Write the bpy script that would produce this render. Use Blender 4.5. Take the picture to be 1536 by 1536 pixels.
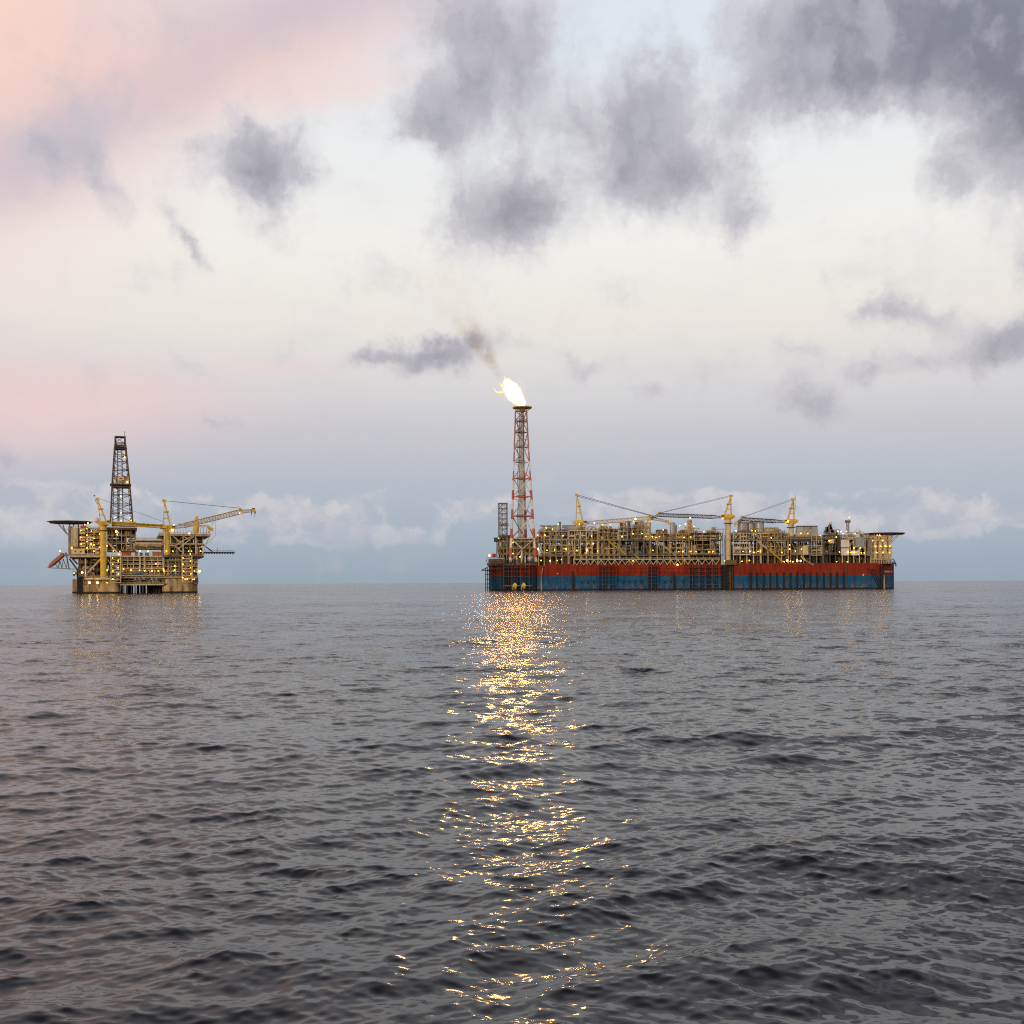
import bpy, math, random
import numpy as np
from mathutils import Vector

for o in list(bpy.data.objects):
    bpy.data.objects.remove(o)
SC = bpy.context.scene
COL = SC.collection
R = math.radians

# ------------------------------------------------------------------ camera
CAM_H = 6.0
FPX = 1650.0                      # focal length in pixels of the 1536 px photograph
cd = bpy.data.cameras.new('camera')
cam = bpy.data.objects.new('camera', cd)
COL.objects.link(cam)
cam.location = (0, 0, CAM_H)
ROLL = 0.0045
cam.rotation_euler = (R(90), ROLL, 0)
cd.sensor_width = 36.0
cd.lens = 36.0 * FPX / 1536.0
cd.shift_y = (874.0 - 768.0) / 1536.0
cd.clip_start = 0.1
cd.clip_end = 90000
SC.camera = cam
SC.render.resolution_x = 1024
SC.render.resolution_y = 1024
SC.view_settings.view_transform = 'Standard'
SC.view_settings.look = 'None'
SC.view_settings.exposure = 0.12
SC.view_settings.gamma = 1.0
SC.cycles.max_bounces = 6
SC.cycles.transparent_max_bounces = 8
SC.cycles.sample_clamp_indirect = 45
SC.cycles.sample_clamp_direct = 60
SC.cycles.caustics_reflective = False
SC.cycles.caustics_refractive = False
SC.cycles.volume_step_rate = 1.0
SC.cycles.filter_width = 1.15
SC.cycles.use_denoising = False


def lin(r, g=None, b=None):
    if g is None:
        r, g, b = r
    f = lambda c: (c / 255 / 12.92) if c / 255 <= 0.04045 else ((c / 255 + 0.055) / 1.055) ** 2.4
    return (f(r), f(g), f(b), 1.0)


# ------------------------------------------------------------------ node helper
class NT:
    def __init__(s, tree):
        s.t = tree
        tree.nodes.clear()

    def n(s, typ, **kw):
        nd = s.t.nodes.new(typ)
        for k, v in kw.items():
            setattr(nd, k, v)
        return nd

    def put(s, sock, v):
        if hasattr(v, 'links') or isinstance(v, bpy.types.NodeSocket):
            s.t.links.new(v, sock)
        elif isinstance(v, (tuple, list)) and sock.type == 'VECTOR':
            sock.default_value = v[:3]
        else:
            sock.default_value = v

    def m(s, op, a, b=None, c=None, clamp=False):
        nd = s.n('ShaderNodeMath', operation=op)
        nd.use_clamp = clamp
        s.put(nd.inputs[0], a)
        if b is not None:
            s.put(nd.inputs[1], b)
        if c is not None:
            s.put(nd.inputs[2], c)
        return nd.outputs[0]

    def v(s, op, a, b=None):
        nd = s.n('ShaderNodeVectorMath', operation=op)
        s.put(nd.inputs[0], a)
        if b is not None:
            if op == 'SCALE':
                s.put(nd.inputs['Scale'], b)
            else:
                s.put(nd.inputs[1], b)
        return nd.outputs['Value'] if op in ('LENGTH', 'DOT_PRODUCT') else nd.outputs['Vector']

    def mix(s, f, a, b, blend='MIX'):
        nd = s.n('ShaderNodeMix', data_type='RGBA', blend_type=blend)
        nd.clamp_factor = True
        s.put(nd.inputs['Factor'], f)
        s.put(nd.inputs[6], a)
        s.put(nd.inputs[7], b)
        return nd.outputs[2]

    def noise(s, vec, scale, detail=5, rough=0.55, dist=0.0):
        nd = s.n('ShaderNodeTexNoise')
        s.put(nd.inputs['Vector'], vec)
        nd.inputs['Scale'].default_value = scale
        nd.inputs['Detail'].default_value = detail
        nd.inputs['Roughness'].default_value = rough
        nd.inputs['Distortion'].default_value = dist
        return nd

    def sm(s, x, a, b, lo=0.0, hi=1.0):
        nd = s.n('ShaderNodeMapRange', interpolation_type='SMOOTHSTEP')
        s.put(nd.inputs[0], x)
        nd.inputs[1].default_value = a
        nd.inputs[2].default_value = b
        nd.inputs[3].default_value = lo
        nd.inputs[4].default_value = hi
        return nd.outputs[0]

    def comb(s, x, y, z):
        nd = s.n('ShaderNodeCombineXYZ')
        s.put(nd.inputs[0], x)
        s.put(nd.inputs[1], y)
        s.put(nd.inputs[2], z)
        return nd.outputs[0]

    def sep(s, v):
        nd = s.n('ShaderNodeSeparateXYZ')
        s.put(nd.inputs[0], v)
        return nd.outputs


# ------------------------------------------------------------------ world: dusk sky with drifting clouds
SUN_EL, SUN_AZ = R(9), R(-150)       # azimuth measured from +Y (view direction) clockwise
world = bpy.data.worlds.new('World')
SC.world = world
world.use_nodes = True
W = NT(world.node_tree)
# every cloud sits at an azimuth / elevation of the sky (in degrees)


def azel(px, py):
    py = py + (px - 768) * ROLL
    a, b = (px - 768) / FPX, (874 - py) / FPX
    return math.degrees(math.atan2(a, 1)), math.degrees(math.atan2(b, math.hypot(a, 1)))


tc = W.n('ShaderNodeTexCoord').outputs['Generated']
dx, dy, dz = W.sep(tc)
AZ = W.m('MULTIPLY', W.m('ARCTAN2', dx, dy), 180 / math.pi)
EL = W.m('MULTIPLY', W.m('ARCSINE', dz), 180 / math.pi)
# domain warp of the cloud coordinates
sky_uv = W.comb(AZ, EL, 0.0)
wn = W.noise(sky_uv, 0.34, 5, 0.62)
wv = W.v('SUBTRACT', wn.outputs['Color'], (0.5, 0.5, 0.5))
wn2 = W.noise(sky_uv, 1.5, 5, 0.6)
wv2 = W.v('SUBTRACT', wn2.outputs['Color'], (0.5, 0.5, 0.5))
WARP = W.v('ADD', W.v('ADD', sky_uv, W.v('SCALE', wv, 3.0)), W.v('SCALE', wv2, 1.0))
wx, wy, _ = W.sep(WARP)
WARPS = W.v('ADD', sky_uv, W.v('SCALE', wv, 1.6))
sx_, sy_, _ = W.sep(WARPS)


def blob(px, py, rx, ry, rot=0.0, amp=1.0, soft=False, p=2):
    """one soft elliptical patch of sky, radii in hundredths of the field"""
    a, e = azel(px, py)
    k = 0.0347
    X, Y = (sx_, sy_) if soft else (wx, wy)
    u = W.m('SUBTRACT', X, a)
    v = W.m('SUBTRACT', Y, e)
    c, s = math.cos(R(rot)), math.sin(R(rot))
    u2 = W.m('ADD', W.m('MULTIPLY', u, c / (rx * k)), W.m('MULTIPLY', v, s / (rx * k)))
    v2 = W.m('ADD', W.m('MULTIPLY', u, -s / (ry * k)), W.m('MULTIPLY', v, c / (ry * k)))
    d = W.m('ADD', W.m('MULTIPLY', u2, u2), W.m('MULTIPLY', v2, v2))
    # exp(-d)
    return W.m('MULTIPLY', W.m('POWER', 2.718, W.m('MULTIPLY', d, -1.0)), amp)


def total(lst, **kw):
    out = None
    for b in lst:
        v = blob(*b, **kw)
        out = v if out is None else W.m('ADD', out, v)
    return out


ramp = W.n('ShaderNodeValToRGB')
cr = ramp.color_ramp
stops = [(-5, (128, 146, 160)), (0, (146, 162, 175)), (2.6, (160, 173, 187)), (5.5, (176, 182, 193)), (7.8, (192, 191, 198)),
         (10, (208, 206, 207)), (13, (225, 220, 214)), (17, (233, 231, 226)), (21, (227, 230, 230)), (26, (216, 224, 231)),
         (34, (208, 207, 214)), (62, (110, 107, 120))]  # unseen overhead sky darkened to deepen contrast in the water reflections
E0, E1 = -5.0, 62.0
while len(cr.elements) < len(stops):
    cr.elements.new(0.5)
for el, (d, c) in zip(cr.elements, stops):
    el.position = (d - E0) / (E1 - E0)
    el.color = lin(c)
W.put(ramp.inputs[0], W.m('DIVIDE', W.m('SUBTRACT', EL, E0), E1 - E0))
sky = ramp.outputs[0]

# pink afterglow patches (left of the view and low on the left)
pink = total([(-20, 60, 330, 190, 20, 0.95), (330, 80, 260, 60, 25, 0.5), (520, 70, 200, 50, 18, .5), (560, 130, 150, 22, 8, .3), (-600, 100, 380, 220, 0, .8)], soft=True)
sky = W.mix(W.m('MULTIPLY', pink, 0.95, clamp=True), sky, lin(236, 202, 194))
org = total([(-60, 40, 110, 150, 0, 0.7), (-500, -200, 420, 260, 0, .4)], soft=True)
sky = W.mix(W.m('MULTIPLY', org, 0.75, clamp=True), sky, lin(242, 208, 190))
mauve = total([(250, 130, 330, 50, 31, 0.7), (560, -10, 300, 50, 10, .7), (60, 225, 130, 60, 20, .6), (-150, 330, 220, 60, 20, .4)], soft=True)
sky = W.mix(W.m('MULTIPLY', mauve, 0.8, clamp=True), sky, lin(200, 186, 195))
pink2 = total([(110, 585, 220, 42, 0, 0.85), (20, 640, 220, 50, 0, .6), (420, 545, 90, 16, 0, .3), (-500, 600, 300, 80, 0, .7)], soft=True)
sky = W.mix(W.m('MULTIPLY', pink2, 0.85, clamp=True), sky, lin(226, 198, 198))

# fibrous noise that frays the cloud edges, drawn out downwards
fib_v = W.comb(W.m('MULTIPLY', wx, 1.0), W.m('MULTIPLY', wy, 0.42), 3.7)
fib = W.noise(fib_v, 0.55, 9, 0.60).outputs['Fac']
fibc = W.m('SUBTRACT', fib, 0.5)
puff = W.noise(W.comb(wx, W.m('MULTIPLY', wy, 1.3), 9.1), 0.62, 7, 0.54).outputs['Fac']
puffc = W.m('SUBTRACT', puff, 0.5)

# low pale cumulus over the horizon
low = total([(250, 750, 260, 16, 0, .45), (830, 745, 200, 14, 0, .35), (1250, 740, 200, 12, 0, .35), (420, 812, 300, 10, 0, .4), (60, 752, 95, 28, 0, 1.0), (20, 800, 110, 26, 0, .7), (440, 778, 120, 28, 0, .9), (580, 805, 100, 14, 0, .8),
             (690, 768, 50, 22, 0, .7), (960, 768, 150, 26, 0, .8), (1110, 758, 60, 20, 0, .5), (1290, 782, 110, 22, 0, .8), (1410, 768, 70, 30, 0, 1.0),
             (1500, 780, 80, 14, 0, .7), (200, 790, 110, 24, 0, .5), (1900, 770, 260, 30, 0, .8), (-300, 770, 260, 34, 0, .8)], soft=True)
lowd = W.sm(W.m('ADD', low, W.m('MULTIPLY', puffc, 1.3)), 0.28, 0.72)
lowcol = W.mix(W.sm(puff, .35, .68), lin(174, 177, 189), lin(208, 203, 206))
sky = W.mix(W.m('MULTIPLY', W.m('MULTIPLY', lowd, W.sm(EL, 1.0, 3.0)), 0.66), sky, lowcol)

# main grey cloud masses
dark = total([
    (405, 232, 62, 46, -10, 1.0), (300, 225, 60, 34, 0, .35), (425, 285, 40, 36, 0, .5),
    (655, 185, 64, 50, 0, .85), (775, 330, 84, 54, 0, .95), (700, 285, 50, 46, 0, .4), (735, 40, 85, 80, 0, .75), (800, 150, 60, 85, 0, .62), (700, 110, 40, 60, 0, .3), (1120, 30, 60, 60, 0, .4),
    (960, 185, 88, 80, 0, 1.15), (1040, 265, 66, 56, 0, .8), (1110, 335, 40, 36, 0, .6), (930, 280, 40, 36, 0, .5),
    (1225, 60, 100, 60, 10, .8), (1420, 20, 180, 85, 0, 1.35), (1565, 130, 75, 130, 0, 1.4), (1290, 130, 110, 36, 0, .75), (1490, 60, 90, 80, 0, .6),
    (1440, 275, 40, 32, 0, .5), (1560, 395, 26, 26, 0, .7), (1500, 527, 70, 32, 14, .95), (1680, 500, 100, 60, 0, .8),
    (640, 532, 86, 26, 4, .95), (550, 540, 38, 16, 0, .6), (700, 515, 60, 20, 0, .5),
    (1290, 558, 42, 19, 0, .65), (1215, 612, 64, 28, -14, .75), (1385, 548, 30, 14, 0, .45), (1405, 480, 58, 24, -20, .6), (1310, 470, 48, 20, 0, .5),
    (885, 548, 50, 22, 0, .55), (975, 580, 38, 16, 0, .55), (860, 664, 60, 8, 0, .4), (790, 520, 30, 14, 0, .35), (1190, 525, 40, 14, -25, .35),
    (80, 228, 55, 38, -20, .6), (145, 235, 26, 60, 20, .6), (170, 165, 45, 25, 0, .35), (292, 365, 16, 46, 32, .62), (410, 350, 30, 20, 0, .3),
    (285, 545, 40, 16, -30, .5), (325, 625, 36, 9, -10, .52), (10, 685, 60, 18, -25, .6), (75, 640, 42, 10, 0, .35), (430, 520, 30, 14, 0, .25),
    (1780, 100, 220, 160, 0, .6), (1500, -300, 200, 80, 0, .4), (620, -330, 180, 70, 0, .5), (1700, -700, 300, 200, 0, .7)])
veil = W.noise(W.comb(W.m('MULTIPLY', AZ, .7), W.m('MULTIPLY', EL, 1.1), 21.0), 0.22, 7, 0.62).outputs['Fac']
dn = W.m('ADD', W.m('ADD', W.m('MULTIPLY', dark, 1.1), W.m('MULTIPLY', fibc, 1.15)), W.m('MULTIPLY', W.sm(veil, .46, .74), .36))
dd = W.sm(dn, 0.06, 0.92)
thick = W.sm(dn, 0.35, 2.1)
dcol = W.mix(thick, lin(188, 185, 193), lin(98, 97, 116))
shade = W.noise(W.comb(wx, W.m('MULTIPLY', wy, .7), 14.0), 0.42, 5, 0.5).outputs['Fac']
dcol = W.mix(W.m('MULTIPLY', W.sm(shade, .42, .68), .42), dcol, lin(192, 190, 198))
sky = W.mix(W.m('MULTIPLY', dd, 0.86), sky, dcol)

# broad tonal unevenness of the whole sky
tone = W.noise(W.comb(AZ, W.m('MULTIPLY', EL, 1.8), 0.0), 0.16, 6, 0.6).outputs['Fac']
sky = W.mix(W.m('MULTIPLY', W.sm(tone, .45, .8), .16), sky, lin(178, 178, 192))
nish = W.n('ShaderNodeTexSky', sky_type='NISHITA')
nish.sun_disc = False
nish.sun_elevation = SUN_EL
nish.sun_rotation = SUN_AZ
nish.air_density = 1.4
nish.dust_density = 2.0
bgN = W.n('ShaderNodeBackground')
W.put(bgN.inputs['Color'], nish.outputs[0])
bgN.inputs['Strength'].default_value = 0.004
bg = W.n('ShaderNodeBackground')
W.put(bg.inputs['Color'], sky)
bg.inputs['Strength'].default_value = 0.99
ad = W.n('ShaderNodeAddShader')
W.put(ad.inputs[0], bg.outputs[0])
W.put(ad.inputs[1], bgN.outputs[0])
wo = W.n('ShaderNodeOutputWorld')
W.put(wo.inputs['Surface'], ad.outputs[0])

# ------------------------------------------------------------------ low, broad twilight sun behind the camera
sd = bpy.data.lights.new('sun', 'SUN')
sd.energy = 1.15
sd.angle = R(12)
sd.color = (1.0, 0.72, 0.46)
sun = bpy.data.objects.new('sun', sd)
COL.objects.link(sun)
dirv = Vector((math.sin(SUN_AZ) * math.cos(SUN_EL), math.cos(SUN_AZ) * math.cos(SUN_EL), math.sin(SUN_EL)))
sun.rotation_euler = dirv.to_track_quat('Z', 'Y').to_euler()
sun.location = (-60, -100, 80)


# ------------------------------------------------------------------ mesh helpers
class MB:
    def __init__(s):
        s.v, s.f = [], []

    def add(s, vs, fs):
        b = len(s.v)
        s.v.extend(vs)
        s.f.extend([tuple(b + i for i in f) for f in fs])
        return s

    def box(s, x0, x1, y0, y1, z0, z1):
        if x0 > x1: x0, x1 = x1, x0
        if y0 > y1: y0, y1 = y1, y0
        if z0 > z1: z0, z1 = z1, z0
        vs = [(x0, y0, z0), (x1, y0, z0), (x1, y1, z0), (x0, y1, z0), (x0, y0, z1), (x1, y0, z1), (x1, y1, z1), (x0, y1, z1)]
        return s.add(vs, [(0, 3, 2, 1), (4, 5, 6, 7), (0, 1, 5, 4), (1, 2, 6, 5), (2, 3, 7, 6), (3, 0, 4, 7)])

    def bar(s, p, q, r, n=5, r2=None):
        p, q = Vector(p), Vector(q)
        d = q - p
        if d.length < 1e-5:
            return s
        if r2 is None: r2 = r
        d.normalize()
        a = d.orthogonal().normalized() if abs(d.z) < .99 else Vector((1, 0, 0))
        a = (a - d * a.dot(d)).normalized()
        b = d.cross(a)
        vs = []
        for c, rr in ((p, r), (q, r2)):
            for i in range(n):
                t = 2 * math.pi * (i + .5) / n
                vs.append(tuple(c + a * (math.cos(t) * rr) + b * (math.sin(t) * rr)))
        fs = [(i, (i + 1) % n, n + (i + 1) % n, n + i) for i in range(n)]
        fs += [tuple(range(n - 1, -1, -1)), tuple(range(n, 2 * n))]
        return s.add(vs, fs)

    def path(s, pts, r, n=5):
        for a, b in zip(pts[:-1], pts[1:]):
            s.bar(a, b, r, n)
        return s

    def lathe(s, c, prof, n=14, axis='z'):
        """prof = [(r, h)...] revolved about an axis through c"""
        vs, fs = [], []
        for r, h in prof:
            for i in range(n):
                t = 2 * math.pi * i / n
                a, b = r * math.cos(t), r * math.sin(t)
                vs.append({'z': (c[0] + a, c[1] + b, c[2] + h), 'x': (c[0] + h, c[1] + a, c[2] + b), 'y': (c[0] + a, c[1] + h, c[2] + b)}[axis])
        for k in range(len(prof) - 1):
            for i in range(n):
                j = (i + 1) % n
                fs.append((k * n + i, k * n + j, (k + 1) * n + j, (k + 1) * n + i))
        fs.append(tuple(range(n - 1, -1, -1)))
        fs.append(tuple(range((len(prof) - 1) * n, len(prof) * n)))
        return s.add(vs, fs)

    def sphere(s, c, r, n=10, m=6):
        prof = [(max(.001, r * math.sin(math.pi * k / m)), -r * math.cos(math.pi * k / m)) for k in range(m + 1)]
        return s.lathe(c, prof, n)

    def vessel(s, c, L, r, axis='x'):
        h = L / 2
        return s.lathe(c, [(r * .1, -h - r * .55), (r * .7, -h - r * .35), (r, -h), (r, h), (r * .7, h + r * .35), (r * .1, h + r * .55)], 12, axis)

    def rail(s, pts, h=1.1, r=.07, step=2.5):
        for a, b in zip(pts[:-1], pts[1:]):
            a, b = Vector(a), Vector(b)
            for k in (h, h * .5):
                s.bar(a + Vector((0, 0, k)), b + Vector((0, 0, k)), r, 4)
            n = max(1, int((b - a).length / step))
            for i in range(n + 1):
                p = a.lerp(b, i / n)
                s.bar(p, p + Vector((0, 0, h)), r, 4)
        return s

    def lattice(s, p, q, w, r=.12, seg=10, rb=None, w2=None):
        """square lattice girder between p and q"""
        p, q = Vector(p), Vector(q)
        d = (q - p).normalized()
        up = Vector((0, 1, 0)) if abs(d.y) < .9 else Vector((0, 0, 1))
        a = d.cross(up).normalized()
        b = d.cross(a).normalized()
        rb = rb or r * .6
        w2 = w if w2 is None else w2
        def ring(t):
            ww = (w + (w2 - w) * t) / 2
            c = p.lerp(q, t)
            return [c + a * (sa * ww) + b * (sb * ww) for sa, sb in ((-1, -1), (1, -1), (1, 1), (-1, 1))]
        prev = ring(0)
        for i in range(1, seg + 1):
            cur = ring(i / seg)
            for k in range(4):
                s.bar(prev[k], cur[k], r, 4)
                l = (k + 1) % 4
                s.bar(prev[k] if i % 2 else prev[l], cur[l] if i % 2 else cur[k], rb, 4)
                s.bar(cur[k], cur[l], rb, 4)
            prev = cur
        return s

    def build(s, name, mat, parent=None, smooth=False):
        me = bpy.data.meshes.new(name)
        me.from_pydata([tuple(v) for v in s.v], [], s.f)
        if smooth:
            me.polygons.foreach_set('use_smooth', [True] * len(me.polygons))
        me.materials.append(mat)
        o = bpy.data.objects.new(name, me)
        COL.objects.link(o)
        if parent: o.parent = parent
        return o


def tag(o, label=None, cat=None, group=None, kind=None):
    for k, v in (('label', label), ('category', cat), ('group', group), ('kind', kind)):
        if v: o[k] = v
    return o


def empty(name, loc=(0, 0, 0), parent=None):
    o = bpy.data.objects.new(name, None)
    COL.objects.link(o)
    o.location = loc
    if parent: o.parent = parent
    return o


# ------------------------------------------------------------------ materials
def mat(name, base, second=None, scale=.5, amt=.5, stretch=(1, 1, 1), rough=.6, metal=0., edge=(.45, .65)):
    m = bpy.data.materials.new(name)
    m.use_nodes = True
    N = NT(m.node_tree)
    pos = N.n('ShaderNodeNewGeometry').outputs['Position']
    vv = N.v('MULTIPLY', pos, stretch)
    bs = N.n('ShaderNodeBsdfPrincipled')
    bs.inputs['Roughness'].default_value = rough
    bs.inputs['Metallic'].default_value = metal
    if second is None:
        second = tuple(c * .55 for c in base)
    n1 = N.noise(vv, scale, 6, .65).outputs['Fac']
    f = N.m('MULTIPLY', N.sm(n1, *edge), amt)
    c = N.mix(f, (*base, 1), (*second, 1))
    n2 = N.noise(pos, scale * 5, 3, .6).outputs['Fac']
    c = N.mix(N.m('MULTIPLY', N.sm(n2, .35, .7), .3), c, (*[x * .6 for x in base], 1))
    N.put(bs.inputs['Base Color'], c)
    out = N.n('ShaderNodeOutputMaterial')
    N.put(out.inputs[0], bs.outputs[0])
    return m


def emit(name, col, strength):
    m = bpy.data.materials.new(name)
    m.use_nodes = True
    N = NT(m.node_tree)
    e = N.n('ShaderNodeEmission')
    e.inputs[0].default_value = (*col, 1)
    e.inputs[1].default_value = strength
    out = N.n('ShaderNodeOutputMaterial')
    N.put(out.inputs[0], e.outputs[0])
    return m


RUST = (.16, .065, .025)
M = {}
M['steel'] = mat('weathered_steel', (.54, .40, .18), RUST, .35, .7)
M['pale'] = mat('pale_paint', (.74, .60, .36), (.36, .20, .07), .4, .6)
M['grey'] = mat('grey_paint', (.27, .23, .17), (.12, .07, .04), .3, .6)
M['dark'] = mat('dark_steel', (.04, .032, .026), (.09, .045, .02), .4, .6)
M['brown'] = mat('rusty_steel', (.13, .08, .04), (.05, .025, .012), .3, .8)
M['olive'] = mat('grating', (.17, .11, .03), (.09, .055, .02), .5, .7)
M['yellow'] = mat('crane_yellow', (.86, .55, .06), (.34, .17, .03), .35, .5)
M['boom'] = mat('sand_yellow', (.66, .47, .20), (.3, .16, .05), .35, .5)
M['white'] = mat('white_paint', (.78, .75, .70), (.45, .36, .25), .3, .4)
M['silver'] = mat('tank_cladding', (.42, .40, .38), (.20, .16, .13), .25, .6, (1, 1, .2), .4, .3)
M['red'] = mat('red_paint', (.42, .06, .03), (.22, .04, .02), .5, .5)
M['orange'] = mat('orange_paint', (.55, .12, .035), (.3, .07, .03), .5, .5)
M['black'] = mat('black_rubber', (.012, .012, .014), (.03, .02, .016), .6, .5, rough=.8)
M['concrete'] = mat('column_paint', (.60, .43, .20), (.11, .05, .018), .22, .9, (1, 1, .18), .7, 0., (.42, .58))
M['blueish'] = mat('blue_grey_paint', (.16, .20, .26), None, .5, .5)
M['wire'] = mat('wire_rope', (.10, .10, .11), None, 1, .2)
M['lamp'] = emit('lamp_light', (1.0, .50, .025), 18)
M['lampw'] = emit('white_lamp_light', (1.0, .62, .12), 18)
M['logo_red'] = mat('logo_red', (.5, .08, .06), None, 1, .1)


def banded(name, z0, step, ztop):
    m = bpy.data.materials.new(name)
    m.use_nodes = True
    N = NT(m.node_tree)
    pos = N.n('ShaderNodeNewGeometry').outputs['Position']
    z = N.sep(pos)[2]
    t = N.m('FRACT', N.m('DIVIDE', N.m('SUBTRACT', z, z0), step * 2))
    band = N.m('GREATER_THAN', t, .5)
    nz = N.noise(pos, .5, 5, .6).outputs['Fac']
    c = N.mix(band, (.80, .75, .69, 1), (.54, .12, .05, 1))
    c = N.mix(N.m('MULTIPLY', N.sm(nz, .5, .7), .4), c, (.2, .1, .06, 1))
    c = N.mix(N.sm(z, ztop, ztop + 12), c, (.36, .17, .11, 1))  # bands fade to brown up high, painting in the silhouetted look
    bs = N.n('ShaderNodeBsdfPrincipled')
    bs.inputs['Roughness'].default_value = .55
    N.put(bs.inputs['Base Color'], c)
    out = N.n('ShaderNodeOutputMaterial')
    N.put(out.inputs[0], bs.outputs[0])
    return m


M['banded'] = banded('red_and_white_bands', 18.2, 7.6, 104)


def hull_mat():
    m = bpy.data.materials.new('hull_paint')
    m.use_nodes = True
    N = NT(m.node_tree)
    pos = N.n('ShaderNodeNewGeometry').outputs['Position']
    x, y, z = N.sep(pos)
    wob = N.noise(pos, .15, 4, .6).outputs['Fac']
    isred = N.sm(N.m('ADD', z, N.m('MULTIPLY', wob, .4)), 10.9, 11.2)
    n1 = N.noise(N.v('MULTIPLY', pos, (1, 1, .12)), .35, 7, .7).outputs['Fac']
    n2 = N.noise(N.v('MULTIPLY', pos, (.5, .5, 1)), .12, 6, .65).outputs['Fac']
    n3 = N.noise(N.v('MULTIPLY', pos, (1, 1, .4)), .6, 6, .7).outputs['Fac']
    red = N.mix(N.m('MULTIPLY', N.sm(n1, .42, .66), .75), (.29, .030, .011, 1), (.10, .014, .008, 1))
    red = N.mix(N.m('MULTIPLY', N.sm(n2, .5, .7), .35), red, (.34, .055, .022, 1))
    blue = N.mix(N.m('MULTIPLY', N.sm(n2, .40, .62), .7), (.010, .095, .21, 1), (.025, .12, .18, 1))
    blue = N.mix(N.m('MULTIPLY', N.sm(n1, .48, .66), .75), blue, (.012, .03, .05, 1))
    fou = N.m('MULTIPLY', N.sm(n3, .48, .60), N.sm(z, 7.5, 1.5))
    blue = N.mix(N.m('MULTIPLY', fou, .7), blue, (.26, .12, .11, 1))
    # a broad scraped rust streak and dark wet line at the waterline
    col = N.mix(isred, blue, red)
    streak = N.noise(N.v('MULTIPLY', pos, (1, 1, .04)), .55, 4, .6).outputs['Fac']
    col = N.mix(N.m('MULTIPLY', N.sm(streak, .56, .68), .6), col, (.15, .075, .04, 1))
    col = N.mix(N.sm(z, 1.3, .5), col, (.02, .02, .022, 1))
    bs = N.n('ShaderNodeBsdfPrincipled')
    bs.inputs['Roughness'].default_value = .75
    bs.inputs['Specular IOR Level'].default_value = .15
    N.put(bs.inputs['Base Color'], col)
    out = N.n('ShaderNodeOutputMaterial')
    N.put(out.inputs[0], bs.outputs[0])
    return m


M['hull'] = hull_mat()


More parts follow.
